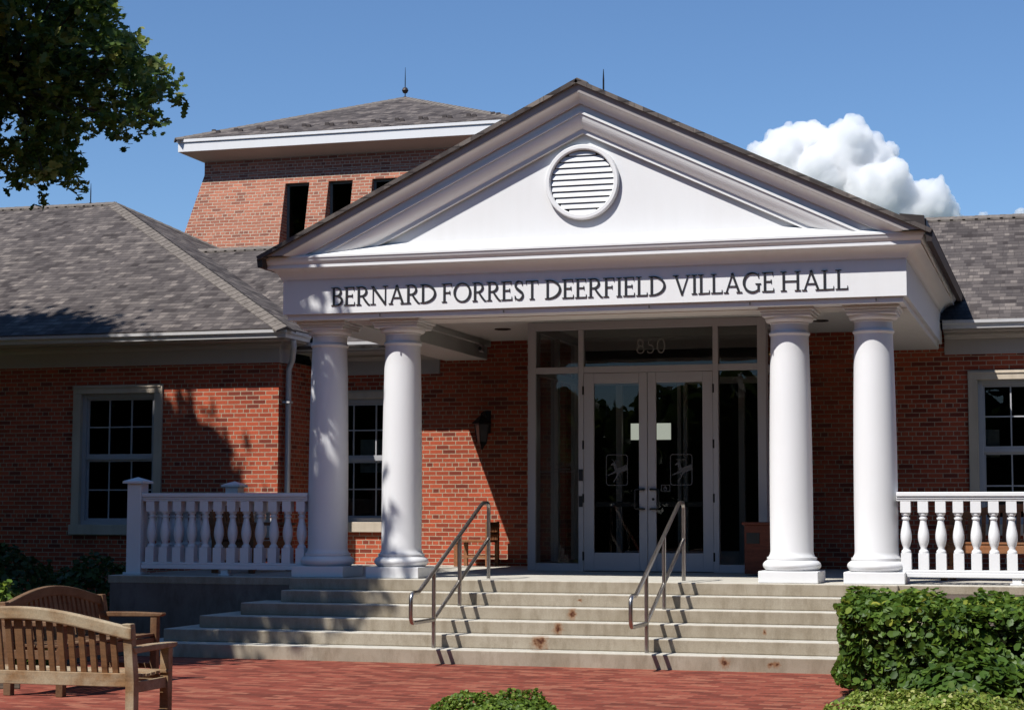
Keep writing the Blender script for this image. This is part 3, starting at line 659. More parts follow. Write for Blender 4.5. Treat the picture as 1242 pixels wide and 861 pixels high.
# door leaves
def leaf(xa, xb, hinge):
    z0, z1 = H+.012, TZ0-.006; y0, y1 = DY+.012, DY+.062
    sa, sb = (.145, .118) if hinge < 0 else (.118, .145)
    b = MB(); b.box(xa, xa+sa, y0, y1, z0, z1); b.box(xb-sb, xb, y0, y1, z0, z1); b.box(xa+sa, xb-sb, y0, y1, z1-.145, z1); b.box(xa+sa, xb-sb, y0, y1, z0, z0+.25)
    d = b.build('door', FRAME, hall, bevel=.005)
    gx0, gx1, gz0, gz1 = xa+sa, xb-sb, z0+.25, z1-.145
    pane(gx0, gx1, gz0, gz1, y0+.025, 'glass', DGLASS, d)
    hx = xb-.045 if hinge < 0 else xa+.045; s = -1 if hinge < 0 else 1
    zc = 1.905; b = MB(); b.tube([(hx, y0, zc+.135), (hx, y0-.06, zc+.135), (hx+s*.10, y0-.07, zc+.135), (hx+s*.118, y0-.07, zc+.115), (hx+s*.118, y0-.07, zc-.115), (hx+s*.10, y0-.07, zc-.135), (hx, y0-.06, zc-.135), (hx, y0, zc-.135)], .0145, 8); b.build('handle', BLACK, d, smooth=True)
    b = MB(); b.box(gx0, gx1, y1+.01, y1+.05, 1.80, 1.87); b.build('push_bar', BLACK, d)
    hxx = xa-.008 if hinge < 0 else xb+.008
    for zz in (1.12, 1.92, 2.66, 3.42):
        b = MB(); b.tube([(hxx, y0-.008, zz-.06), (hxx, y0-.008, zz+.06)], .014, 8); b.build('hinge', BLACK, d)
    # etched emblem: leaping deer in a rounded frame
    ex, ez, w, h = ((-.59, 2.10, .30, .42) if hinge < 0 else (.318, 2.10, .30, .42)); r = .035; yf = y0+.0235
    pts = A(w-r, r, r, r, -90, 0, 5)+A(w-r, h-r, r, r, 0, 90, 5)+A(r, h-r, r, r, 90, 180, 5)+A(r, r, r, r, 180, 270, 5); pts.append(pts[0])
    b = MB(); strokes(b, [(pts, [.012]*len(pts)),
        ([(.30, .25), (.24, .225), (.18, .20), (.135, .205)], [.075, .075, .068, .05]),        # body
        ([(.15, .21), (.125, .255), (.115, .30)], [.055, .04, .032]),                          # neck
        ([(.125, .30), (.095, .295), (.065, .275)], [.035, .03, .014]),                        # head
        ([(.115, .305), (.10, .34), (.075, .36)], [.008]*3), ([(.12, .305), (.135, .345), (.165, .355), (.185, .34)], [.008]*4),   # antlers
        ([(.15, .195), (.09, .165), (.02, .135)], [.035, .022, .012]), ([(.18, .18), (.14, .10), (.10, .04)], [.035, .02, .012])], ex, ez, 1, 1, yf, .001, 0)
    b.build('emblem', ETCH, d)
    if hinge > 0:
        b = MB(); strokes(b, [([(-.13+i[0], -.085+i[1]) for i in [(0, 0), (.12, 0), (.12, .085), (0, .085), (0, 0)]], [.01]*5), (A(-.075, -.05, .022, .022, 0, 360, 12), [.010]*13), ([(-.075, -.012), (-.075, -.04), (-.045, -.05)], [.012]*3)], ex, ez, 1, 1, yf, .001, 0); b.build('access_sticker', ETCH, d)
        b = MB(); b.tube([(hx+.03, y0-.004, zc), (hx+.03, y0+.01, zc)], .02, 12); b.build('lock', BLACK, d)
    return d
leaf(-.908, -.003, -1); leaf(.003, .917, 1)
b = MB(); b.box(XM0+.01, XM0+.07, DY-.02, DY, 2.16, 2.32); b.box(XM0+.012, XM0+.066, DY-.018, DY, 1.80, 1.95); b.build('card_reader', BLACK, vest)

# ---------------- tower with battered walls
TY, TX0, TX1, TZT = 14.0, -11.87, -5.25, 9.16
tw = TX1-TX0
bat = .235; zk = 8.86; zb_ = 5.0; off = bat*(zk-zb_)
def fy(z): return TY-(bat*(zk-z) if z < zk else 0)
def fxl(z): return TX0-(bat*(zk-z) if z < zk else 0)
wins = [(-9.97, -9.43), (-9.0, -8.46), (-8.03, -7.49), (-7.06, -6.52)]; WZ0, WZ1 = 6.3, 8.58
b = MB(); zs = [zb_, WZ0, WZ1, zk, TZT]
xs = [None]+[x for w_ in wins for x in w_]+[None]
for j in range(4):
    z0, z1 = zs[j], zs[j+1]
    for i in range(len(xs)-1):
        if j == 1 and i % 2 == 1: continue
        xa0 = fxl(z0) if i == 0 else xs[i]; xa1 = fxl(z1) if i == 0 else xs[i]
        rx = lambda z: TX1+(TX0-fxl(z))
        xb0 = rx(z0) if i == len(xs)-2 else xs[i+1]; xb1 = rx(z1) if i == len(xs)-2 else xs[i+1]
        b.add([(xa0, fy(z0), z0), (xb0, fy(z0), z0), (xb1, fy(z1), z1), (xa1, fy(z1), z1)], [(0, 1, 2, 3)])
for x0, x1 in wins:
    yb_ = TY+.14
    for x, o_ in ((x0, 1), (x1, -1)):
        q = [(x, fy(WZ0), WZ0), (x, yb_, WZ0), (x, yb_, WZ1), (x, fy(WZ1), WZ1)]; b.add(q, [(0, 1, 2, 3) if o_ > 0 else (3, 2, 1, 0)])
    b.add([(x0, fy(WZ1), WZ1), (x0, yb_, WZ1), (x1, yb_, WZ1), (x1, fy(WZ1), WZ1)], [(0, 1, 2, 3)]); b.add([(x0, fy(WZ0), WZ0), (x1, fy(WZ0), WZ0), (x1, yb_, WZ0), (x0, yb_, WZ0)], [(0, 1, 2, 3)])
# remaining three sides
rx = lambda z: TX1+(TX0-fxl(z)); by = lambda z: TY+tw+(TY-fy(z))
for z0, z1 in ((zb_, zk), (zk, TZT)):
    b.add([(fxl(z0), by(z0), z0), (fxl(z0), fy(z0), z0), (fxl(z1), fy(z1), z1), (fxl(z1), by(z1), z1)], [(0, 1, 2, 3)])
    b.add([(rx(z0), fy(z0), z0), (rx(z0), by(z0), z0), (rx(z1), by(z1), z1), (rx(z1), fy(z1), z1)], [(0, 1, 2, 3)])
    b.add([(rx(z0), by(z0), z0), (fxl(z0), by(z0), z0), (fxl(z1), by(z1), z1), (rx(z1), by(z1), z1)], [(0, 1, 2, 3)])
b.build('tower_wall', TBRICK, hall)
m_tower = m_plain('grey_green_frame', (.13, .15, .145), .5)
for x0, x1 in wins:
    b = MB(); yq = TY+.02; t2 = .05
    b.box(x0, x0+t2, yq, yq+.06, WZ0, WZ1); b.box(x1-t2, x1, yq, yq+.06, WZ0, WZ1); b.box(x0+t2, x1-t2, yq, yq+.06, WZ1-t2, WZ1); b.box(x0+t2, x1-t2, yq, yq+.06, WZ0, WZ0+t2)
    wf = b.build('tower_window', m_tower, hall)
    b = MB(); b.add([(x0, yq+.03, WZ0), (x1, yq+.03, WZ0), (x1, yq+.03, WZ1), (x0, yq+.03, WZ1)], [(0, 1, 2, 3)]); b.build('pane', GLASS, wf)
    b = MB(); b.add([(x0-.3,yq+2,WZ0),(x1+.3,yq+2,WZ0),(x1+.3,yq+2,WZ1),(x0-.3,yq+2,WZ1),(x0-.3,yq+.13,WZ0),(x1+.3,yq+.13,WZ0),(x1+.3,yq+.13,WZ1),(x0-.3,yq+.13,WZ1)], [(0,1,2,3),(0,3,7,4),(1,5,6,2),(2,6,7,3),(0,4,5,1)]); b.build('room', INT, wf)
O = .42; e0x, e1x, e0y, e1y = TX0-O, TX1+O*.25, TY-O, TY+tw+O
e1x = TX1+O
fz0, fz1 = 9.30, 9.58
b = MB(); m_ = .09
b.box(e0x, e1x, e0y, e0y+m_, fz0, fz1); b.box(e0x, e1x, e1y-m_, e1y, fz0, fz1); b.box(e0x, e0x+m_, e0y+m_, e1y-m_, fz0, fz1); b.box(e1x-m_, e1x, e0y+m_, e1y-m_, fz0, fz1)
b.box(e0x-.02, e1x+.02, e0y-.025, e0y, fz0+.20, fz1-.002); b.box(e0x-.025, e0x, e0y, e1y, fz0+.20, fz1-.002)
b.build('tower_fascia', WHITE, hall, bevel=.006)
b = MB()                                                     # soffit slopes down to the wall
i0 = [(e0x+.02, e0y+.02, fz0+.004), (e1x-.02, e0y+.02, fz0+.004), (e1x-.02, e1y-.02, fz0+.004), (e0x+.02, e1y-.02, fz0+.004)]; i1 = [(TX0, TY, TZT-.012), (TX1, TY, TZT-.012), (TX1, TY+tw, TZT-.012), (TX0, TY+tw, TZT-.012)]
b.add(i0+i1, [(k, 4+k, 4+(k+1) % 4, (k+1) % 4) for k in range(4)]); b.build('tower_soffit', TRIM, hall)
cx_, cy_ = (e0x+e1x)/2, (e0y+e1y)/2; apt = (cx_, cy_, 11.05)
ex = .03
cs = [(e0x-ex, e0y-ex, fz1), (e1x+ex, e0y-ex, fz1), (e1x+ex, e1y+ex, fz1), (e0x-ex, e1y+ex, fz1)]
for k in range(4): slab('tower_roof', [cs[k], cs[(k+1) % 4], apt], .05)
for k in range(4): cap(cs[k], apt, .12)
for k in range(13):
    xk = e0x+.55+k*.52
    for dx, dy in ((0, .55), (.16, .42)):
        yk = e0y+dy; zk_ = fz1+(apt[2]-fz1)*(yk-e0y)/(cy_-e0y)
        b = MB(); b.prism([(yk, zk_-.01), (yk+.10, zk_+.02), (yk+.005, zk_+.075)], 'x', xk+dx-.045, xk+dx+.045); b.build('snow_guard', DARKMET, hall)

# lightning rods
def rod(x, y, z, h, ball, label):
    r = thing('lightning_rod', (x, y, z), label, 'lightning rod', 'lightning rods on the roofs')
    b = MB(); b.tube([(x, y, z-.06), (x, y, z+h*.6), (x, y, z+h)], [.012, .011, .004], 8); b.build('rod', BLACK, r)
    b = MB(); b.tube([(x, y, z-.05), (x, y, z+.03)], .03, 10); b.build('rod_base', BLACK, r)
    if ball:
        b = MB(); b.lathe([(.01, -.075), (.05, -.055), (.075, 0), (.05, .055), (.01, .075)], x, y, 16, z+.17); b.build('finial_ball', DARKMET, r, smooth=True)
rod(XG+.10, .6, ZA, .33, False, 'thin dark lightning rod on the peak of the white pediment')
rod(apt[0], apt[1], apt[2], .70, True, 'lightning rod with dark ball finial on top of the tower roof')
rod(-12.85, 10.98, apx[2], .42, False, 'thin lightning rod on the left wing roof ridge below the tree')

# ------------------------------------------------------------------ lights and fixtures on the porch
lan = thing('wall_lantern', (-3.05, D, 2.75), 'black wall lantern on the shaded brick beside the glass entrance', 'lantern')
b = MB(); lx, ly = -3.10, 5.92
b.box(lx-.06, lx+.06, D-.02, D, 2.95, 3.3); b.tube([(lx, D-.01, 3.2), (lx, 6.05, 3.28), (lx, ly, 3.25), (lx, ly, 3.20)], .014, 8); b.build('bracket', BLACK, lan)
b = MB(); b.lathe([(.01, .44), (.05, .42), (.15, .33), (.16, .31), (.12, .30)], lx, ly, 4, 2.78); b.build('hood', BLACK, lan)
b = MB(); b.lathe([(.075, .03), (.115, .30)], lx, ly, 4, 2.78); b.build('lantern_glass', LANTG, lan)
b = MB(); b.lathe([(.02, -.09), (.04, -.04), (.08, 0), (.085, .03)], lx, ly, 4, 2.78)
for k in range(4):
    a_ = pi/2*k; b.tube([(lx+.078*cos(a_), ly+.078*sin(a_), 2.81), (lx+.118*cos(a_), ly+.118*sin(a_), 3.08)], .008, 6)
b.build('cage', BLACK, lan)
def downlight(x, y, label):
    t = thing('ceiling_light', (x, y, 4.385), label, 'ceiling light', 'recessed lights in the porch ceiling')
    b = MB(); b.lathe([(.09, .0), (.12, -.002), (.12, -.012), (.085, -.014), (.085, 0)], x, y, 24, 4.389); b.build('trim_ring', DARKMET, t)
    b = MB(); b.lathe([(.084, -.004), (.084, -.002)], x, y, 24, 4.389); b.build('lens', BLACK, t)
downlight(-2.30, 4.40, 'dark recessed ceiling light left of the glass entrance')
downlight(2.30, 4.45, 'dark recessed ceiling light between the two right columns')
cm = thing('security_camera', (-3.06, 5.7, 4.25), 'small pale security camera on the end of the ceiling beam', 'camera')
b = MB(); b.box(-3.10+.062, -2.98, 5.55, 5.68, 4.17, 4.29); b.build('housing', FRAME, cm, bevel=.01)
b = MB(); b.tube([(-3.01, 5.55, 4.22), (-3.01, 5.53, 4.22)], .03, 10); b.build('lens', BLACK, cm)

# ------------------------------------------------------------------ balustrades
BP = [(.055, 0), (.055, .012)]
def baluster(parent, x, y, z0=1.07, z1=1.85):
    b = MB(); h = z1-z0; s = .0575
    b.box(x-s, x+s, y-s, y+s, z0, z0+.19); b.box(x-s, x+s, y-s, y+s, z1-.13, z1)
    a = z0+.19; c = z1-.13; q = c-a
    prof = [(.052, 0), (.056, .012), (.052, .028), (.038, .04), (.034, .06)] + [(.036+.028*sin(pi*min(1, t)**.8)**1.3, .06+(q-.16)*t) for t in [.1, .2, .3, .4, .5, .6, .7, .8, .9, 1.0]] + [(.034, q-.085), (.046, q-.075), (.048, q-.06), (.036, q-.05), (.036, q-.035), (.05, q-.025), (.052, q-.008), (.052, q)]
    b.lathe(prof, x, y, 14, a); return b.build('baluster', WHITE, parent, smooth=True, auto=35)
def railing_x(t, x0, x1, y, x_first, sp, n, feet=()):
    b = MB(); b.box(x0, x1, y-.085, y+.085, 1.905, 1.955); b.box(x0, x1, y-.07, y+.07, 1.875, 1.905); b.box(x0, x1, y-.06, y+.06, 1.85, 1.875); b.build('top_rail', WHITE, t, bevel=.008)
    b = MB(); b.box(x0, x1, y-.07, y+.07, .985, 1.04); b.box(x0, x1, y-.06, y+.06, 1.04, 1.07); b.build('bottom_rail', WHITE, t, bevel=.008)
    for i in range(n): baluster(t, x_first+sp*i, y)
    for x in feet:
        b = MB(); b.box(x-.05, x+.05, y-.05, y+.05, H+.02, .985); b.box(x-.075, x+.075, y-.065, y+.065, H, H+.02); b.build('foot', WHITE, t, bevel=.004)
def post(t, x, y, z1=2.08):
    b = MB(); s = .10; b.box(x-s, x+s, y-s, y+s, H, z1); p = b.build('post', WHITE, t, bevel=.006)
    b = MB(); s2 = .145; vs = [(x-s2,y-s2,z1+.03),(x+s2,y-s2,z1+.03),(x+s2,y+s2,z1+.03),(x-s2,y+s2,z1+.03),(x,y,z1+.085)]
    b.box(x-s2, x+s2, y-s2, y+s2, z1, z1+.03); b.add(vs, [(0,1,4),(1,2,4),(2,3,4),(3,0,4)]); b.build('post_cap', WHITE, p)
    b = MB(); s3 = .13; b.box(x-s3, x+s3, y-s3, y+s3, H, H+.03); b.build('post_foot', WHITE, p, bevel=.004)
t = thing('balustrade', (-4.9, .43, H), 'white balustrade with corner post left of the columns, in tree shade', 'balustrade')
post(t, -6.05, .43); railing_x(t, -5.95, -3.64, .43, -5.84, .191, 12, (-4.78,))
t = thing('balustrade', (-6.05, 2.6, H), 'white side balustrade running back to the brick wing behind the front one', 'balustrade')
post(t, -6.05, 3.35)
for (ya, yb2, f0, n2) in ((.53, 3.25, .66, 14), (3.45, 4.88, 3.58, 7)):
    b = MB(); b.box(-6.05-.085, -6.05+.085, ya, yb2, 1.905, 1.955); b.box(-6.12, -5.98, ya, yb2, 1.85, 1.905); b.build('top_rail', WHITE, t, bevel=.008)
    b = MB(); b.box(-6.12, -5.98, ya, yb2, .985, 1.07); b.build('bottom_rail', WHITE, t, bevel=.008)
    for i in range(n2): baluster(t, -6.05, f0+.191*i)
t = thing('balustrade', (5.6, .43, H), 'bright white balustrade right of the columns behind the green hedge', 'balustrade')
railing_x(t, 3.66, 7.6, .43, 3.76, .1955, 20, (4.98, 6.3)); post(t, 7.7, .43)

# ------------------------------------------------------------------ stair handrails
def handrail(x, label):
    t = thing('handrail', (x, -1.0, H), label, 'handrail', 'steel handrails on the steps'); r = .0235
    sl = .43; zt = lambda y: 1.055+sl*(y+1.5); zm = lambda y: .515+sl*(y+1.5)
    def arc3(p0, c, p1, n=5):
        p0, c, p1 = map(mathutils.Vector, (p0, c, p1)); return [p0*(1-k/n)**2+c*2*(k/n)*(1-k/n)+p1*(k/n)**2 for k in range(n+1)]
    yA, yB, yC = -1.5, -.58, .55
    top = arc3((x, yA-.06, .512), (x, -2.27, .512), (x, -2.27, .60))
    top = [(x, yA, .512)]+arc3((x, -2.18, .512), (x, -2.26, .512), (x, -2.26, .60))+arc3((x, -2.26, .74), (x, -2.26, zt(-2.0)-.005), (x, -2.16, zt(-2.0)-.005))+arc3((x, -2.06, zt(-2.0)-.005), (x, -2.0, zt(-2.0)), (x, -1.94, zt(-1.94)))
    top += arc3((x, .22, zt(.22)), (x, .30, zt(.30)), (x, .36, zt(.30)))+arc3((x, yC-.07, zt(.30)), (x, yC, zt(.30)), (x, yC, zt(.30)-.08))+[(x, yC, H-.02)]
    b = MB(); b.tube(top, r, 12); b.build('top_rail', STEEL, t, smooth=True, auto=60)
    b = MB(); b.tube([(x, yA, zm(yA)), (x, yC, zm(yC))], r*.92, 12); b.build('mid_rail', STEEL, t, smooth=True)
    for y, z0 in ((yA, H-RI*5), (yB, H-RI*2)):
        b = MB(); b.tube([(x, y, z0-.03), (x, y, zt(y))], r, 12); b.build('post', STEEL, t, smooth=True)
handrail(-1.30, 'left steel handrail on the steps in front of the sunlit brick')
handrail(1.14, 'right steel handrail on the steps in front of the glass doors')

# ------------------------------------------------------------------ benches
def arched(L_, zend, zmid, n=26):
    return [(-L_/2+L_*i/n, zend+(zmid-zend)*(cos(pi*(i/n-.5))**1.15)) for i in range(n+1)]
def bench(name, loc, rz, label, L_=1.85, m=TEAK, zend=.815, zmid=.955):
    """origin on the ground at mid length, back at y=0, front at +y"""
    t = thing(name, loc, label, 'bench'); t.rotation_euler = (0, 0, rz)
    lean = lambda z: -.0-.10*max(0, z-.42)/.5
    p = .036
    for s in (-1, 1):
        x = s*(L_/2-.04)
        b = MB(); b.prism([(-.035, 0), (.04, 0), (.04, .42), (lean(.86)+.05, .84), (lean(.86)-.02, .84), (-.04, .42)], 'x', x-p, x+p); b.build('leg', m, t, bevel=.006, local=True)
        b = MB(); b.box(x-p, x+p, .50, .572, 0, .63); b.build('leg', m, t, bevel=.006, local=True)
        b = MB(); b.prism([(-.04, .62), (.60, .63), (.635, .645), (.635, .665), (.30, .672), (-.07, .668)], 'x', x-.045, x+.045); b.build('armrest', m, t, bevel=.008, local=True)
        b = MB(); b.box(x-.02, x+.02, .04, .50, .33, .41); b.box(x-.018, x+.018, .04, .50, .12, .17); b.build('side_rail', m, t, bevel=.004, local=True)
    b = MB()
    x0, x1 = -L_/2+.078, L_/2-.078
    b.box(-L_/2+.078, L_/2-.078, -.03, .012, .375, .475); b.box(x0, x1, .515, .55, .33, .425); b.build('apron', m, t, bevel=.005, local=True)
    b = MB()
    for k in range(7):
        y = .035+k*.075; b.box(-L_/2+.06 if k < 6 else -L_/2+.0, L_/2-.06 if k < 6 else L_/2, y, y+.063, .428+.004*abs(k-3), .452+.004*abs(k-3))
    b.build('seat', m, t, bevel=.004, local=True)
    b = MB(); ar = arched(L_, zend, zmid)
    n = len(ar); vs = []; fs = []
    for x, z in ar:
        yc = lean(z)
        vs += [(x, yc-.03, z-.095), (x, yc+.035, z-.095), (x, yc+.035, z), (x, yc-.03, z)]
    for i in range(n-1):
        for k in range(4): fs.append((i*4+k, i*4+(k+1) % 4, (i+1)*4+(k+1) % 4, (i+1)*4+k))
    fs += [(3, 2, 1, 0), tuple((n-1)*4+k for k in range(4))]
    bk = MB(); bk.add(vs, fs); bk.build('top_rail', m, t, bevel=.012, local=True)
    ns = int(round((L_-.2)/.083)); sp = (L_-.16)/ns
    for k in range(ns+1):
        x = -L_/2+.08+sp*k
        if k in (0, ns): continue
        zz = np.interp(x, [a for a, _ in ar], [c for _, c in ar])-.085
        w = .024 if abs(x) > .03 else .034
        b.prism([(lean(.47)-.012, .47), (lean(.47)+.012, .47), (lean(zz)+.012, zz), (lean(zz)-.012, zz)], 'x', x-w, x+w)
    b.build('backrest', TEAKS if m is TEAK else m, t, bevel=.003, local=True)
    return t
bench('garden_bench', (-1.98, -8.93, G), 0, 'weathered wooden bench in front on the brick plaza, seen from behind', 1.90)
bench('garden_bench', (-3.72, -5.42, G), -pi/2, 'dark arched wooden bench standing behind the front bench, turned sideways', 1.86, TEAKB)
bench('porch_bench', (5.0, 2.1, H), radians(172), 'orange wooden bench behind the right white balustrade on the porch', 1.75, TEAKD, .80, .93)
bench('porch_bench', (-5.35, 1.9, H), radians(-90), 'wooden bench on the porch behind the left shaded balustrade', 1.3, TEAKD, .8, .9)
ch = thing('wooden_chair', (-2.86, 5.72, H), 'small low wooden chair against the sunlit brick wall near the entrance', 'chair'); ch.rotation_euler = (0, 0, radians(90))
for sx in (-.24, .24):
    for sy, hh in ((0, .68), (.50, .36)):
        b = MB(); b.box(sx-.028, sx+.028, sy-.03, sy+.03, 0, hh); b.build('leg', TEAKD, ch, bevel=.005, local=True)
    b = MB(); b.box(sx-.016, sx+.016, .03, .47, .13, .165); b.build('side_rail', TEAKD, ch, bevel=.003, local=True)
b = MB(); b.box(-.29, .29, -.02, .55, .365, .40); b.build('seat', TEAKD, ch, bevel=.006, local=True)
b = MB(); b.box(-.22, .22, -.022, .018, .60, .67); b.box(-.22, .22, -.018, .012, .48, .52)
for k in range(5): xx = -.16+.08*k; b.box(xx-.018, xx+.018, -.012, .006, .40, .60)
b.build('backrest', TEAKD, ch, local=True)

bn = thing('waste_bin', (1.75, 3.0, H), 'dark red wooden waste bin between glass entrance and right column', 'waste bin')
RW = m_wood('red_brown_wood', (.13, .035, .02), (.09, .03, .02), .3)
b = MB(); b.box(1.50, 2.0, 2.75, 3.2, H+.02, 1.56); b.box(1.47, 2.03, 2.72, 3.23, 1.56, 1.60); b.build('bin_body', RW, bn, bevel=.008)
b = MB(); b.box(1.53, 1.70, 2.742, 2.752, 1.32, 1.46); b.build('bin_opening', BLACK, bn)

# ------------------------------------------------------------------ foliage
LEAF_T = np.array([(-.5, 0, 0), (-.24, .34, .07), (.16, .33, .06), (.5, 0, -.03), (.16, -.33, .06), (-.24, -.34, .07)])
LEAF_F = [(0, 1, 2, 3), (0, 3, 4, 5)]
OAK_T = np.array([(-.5, 0, 0), (-.30, .12, .03), (-.24, .30, .06), (-.06, .17, .03), (.06, .36, .05), (.2, .18, .0), (.36, .24, -.02), (.5, 0, -.07), (.36, -.24, -.02), (.2, -.18, .0), (.06, -.36, .05), (-.06, -.17, .03), (-.24, -.30, .06), (-.30, -.12, .03)])
OAK_F = [(0, 1, 2, 3), (0, 3, 4, 5), (0, 5, 6, 7), (0, 7, 8, 9), (0, 9, 10, 11), (0, 11, 12, 13)]
def leaves(name, P, Nrm, size, m, parent, tone, tmpl=LEAF_T, faces=LEAF_F, jitter=.6):
    k = len(P); nv = len(tmpl); P = np.asarray(P, float); Nn = np.asarray(Nrm, float)+RNG.normal(0, jitter, (k, 3)); Nn /= np.linalg.norm(Nn, axis=1)[:, None]
    a = RNG.normal(0, 1, (k, 3)); a -= Nn*(a*Nn).sum(1)[:, None]; a /= np.linalg.norm(a, axis=1)[:, None]; b_ = np.cross(Nn, a)
    s = size*RNG.uniform(.65, 1.25, k)
    V = P[:, None, :]+s[:, None, None]*(tmpl[None, :, 0, None]*a[:, None, :]+tmpl[None, :, 1, None]*b_[:, None, :]+tmpl[None, :, 2, None]*Nn[:, None, :])
    V = V.reshape(-1, 3)-np.array(worldloc(parent) if parent is not None else (0, 0, 0))
    F = (np.array(faces)[None]+(np.arange(k)*nv)[:, None, None]).reshape(-1, 4)
    me = bpy.data.meshes.new(name); nf = len(F)
    me.vertices.add(len(V)); me.vertices.foreach_set('co', V.ravel()); me.loops.add(nf*4); me.loops.foreach_set('vertex_index', F.ravel())
    me.polygons.add(nf); me.polygons.foreach_set('loop_start', np.arange(nf)*4); me.polygons.foreach_set('loop_total', np.full(nf, 4))
    me.update(); at = me.attributes.new('leaf_tone', 'FLOAT', 'POINT'); at.data.foreach_set('value', np.repeat(np.clip(tone, 0, 1), nv).astype(np.float32))
    me.materials.append(m); o = bpy.data.objects.new(name, me); C.objects.link(o)
    if parent is not None: o.parent = parent
    return o
TREEL = m_leaf('oak_leaf', [(0, (.026, .052, .010)), (.5, (.058, .108, .018)), (.85, (.13, .19, .032)), (1, (.25, .28, .08))], .40)
HEDGEL = m_leaf('hedge_leaf', [(0, (.032, .070, .010)), (.45, (.072, .138, .018)), (.8, (.150, .232, .030)), (1, (.38, .38, .06))], .32, .35)
BOXL = m_leaf('boxwood_leaf', [(0, (.05, .10, .013)), (.5, (.15, .235, .03)), (.85, (.33, .38, .08)), (1, (.58, .55, .24))], .35, .35)
SHRUBL = m_leaf('shrub_leaf', [(0, (.020, .045, .012)), (.5, (.045, .095, .022)), (1, (.14, .19, .04))], .3)

# camera projection, used only to keep the big crown's hanging branches where the photograph has them
Rm = np.array(camo.matrix_world.to_3x3()); Cc = np.array(camo.matrix_world.translation)
def proj(P):
    q = (np.asarray(P)-Cc) @ Rm; d = -q[:, 2]; d = np.where(d < .1, .1, d)
    return 621+2240.56*q[:, 0]/d, 430.5-2240.56*q[:, 1]/d
def inpoly(x, y, poly):
    c = np.zeros(len(x), bool); n = len(poly)
    for i in range(n):
        x0, y0 = poly[i]; x1, y1 = poly[(i+1) % n]
        c ^= ((y0 > y) != (y1 > y)) & (x < (x1-x0)*(y-y0)/((y1-y0) or 1e-9)+x0)
    return c

# the big tree on the left
tr = thing('oak_tree', (-10.6, -2.6, 0), 'large dark green oak tree overhanging the left wing roof', 'tree')
lobes = [((-10.3, -3.4, 8.6), (3.9, 3.4, 3.7)), ((-7.7, -6.1, 8.9), (1.8, 1.9, 2.6)), ((-14.5, -2.4, 12.5), (3.1, 2.4, 2.6)), ((-7.6, -.8, 6.9), (1.7, 1.0, 1.3)), ((-13.0, -3.5, 8.0), (3.0, 3.0, 3.0)), ((-7.0, -4.5, 10.4), (1.3, 1.2, 1.2)), ((-11.5, -2.0, 12.7), (.65, .6, .95))]
cent = []
for (c, r), nn in zip(lobes, (820, 230, 800, 120, 420, 26, 30)):
    u = RNG.normal(0, 1, (nn, 3)); u /= np.linalg.norm(u, axis=1)[:, None]; rad = RNG.uniform(.15, 1, nn)**.45
    cent.append(np.array(c)+u*rad[:, None]*np.array(r))
cent = np.vstack(cent)
OUT = [(-60, -200), (135, -200), (150, -20), (146, 18), (128, 30), (140, 44), (170, 48), (182, 66), (196, 84), (216, 100), (220, 112), (196, 124), (184, 136), (186, 156), (172, 162), (150, 150), (124, 158), (112, 148), (90, 152), (74, 172), (84, 186), (100, 198), (106, 212), (90, 220), (62, 228), (42, 238), (24, 228), (6, 206), (-60, 200)]
HOLE = [(2, 140), (22, 138), (30, 156), (14, 176), (0, 172)]
def keep(P, mar):
    x, y = proj(P); inside_frame = (x > -mar) & (x < 1242) & (y > -mar) & (y < 861)
    return (~inside_frame) | (inpoly(x, y, OUT) & ~inpoly(x, y, HOLE))
cent = cent[keep(cent, 25)]
# extra hanging sprays in view
vis = []
while len(vis) < 420:
    p = np.array([[RNG.uniform(-8.6, -4.2), RNG.uniform(-2.4, .4), RNG.uniform(5.2, 9.2)]])
    x, y = proj(p)
    if inpoly(x, y, OUT)[0] and not inpoly(x, y, HOLE)[0] and x[0] > -30 and y[0] > -40: vis.append(p[0])
vis = np.array(vis)
P = []; Nn = []; tone = []
per, rr = 40, .42
base = RNG.uniform(.1, .75, len(cent)); q = (cent[:, None, :]+RNG.normal(0, rr*.55, (len(cent), per, 3))).reshape(-1, 3)
tn = np.repeat(base, per)+RNG.normal(0, .16, len(q)); k = keep(q, 4); x_, y_ = proj(q); thin = (x_ > 0) & (y_ > 0) & (RNG.random(len(q)) < .45); k &= ~thin
P.append(q[k]); tone.append(tn[k]); Nn.append(np.tile((0.0, -.25, 1), (k.sum(), 1)))
# hanging sprays: leaves set along short twigs, ends ragged against the sky
per = 20; dirs = RNG.normal(0, 1, (len(vis), 3)); dirs[:, 2] -= .35; dirs /= np.linalg.norm(dirs, axis=1)[:, None]; tw = RNG.uniform(.22, .5, len(vis))
tt = RNG.uniform(-.5, .62, (len(vis), per)); q = vis[:, None, :]+dirs[:, None, :]*(tt*tw[:, None])[:, :, None]+RNG.normal(0, .055, (len(vis), per, 3)); q = q.reshape(-1, 3)
base = RNG.uniform(.2, .95, len(vis)); P.append(q); tone.append(np.repeat(base, per)+RNG.normal(0, .14, len(q))); Nn.append(np.tile((0.0, -.35, 1), (len(q), 1)))
P = np.vstack(P); Nn = np.vstack(Nn); tone = np.concatenate(tone)
b = MB(); tb = mathutils.Vector((-10.6, -2.6, 0))
b.tube([tb, tb+mathutils.Vector((.05, 0, 1.2)), tb+mathutils.Vector((.0, .1, 3.5)), tb+mathutils.Vector((-.1, .1, 6)), tb+mathutils.Vector((-.3, .1, 9)), tb+mathutils.Vector((-1.2, .2, 12.5))], [.48, .36, .31, .25, .17, .05], 12); b.build('trunk', BARK, tr, smooth=True)
b = MB(); rr_ = random.Random(3)
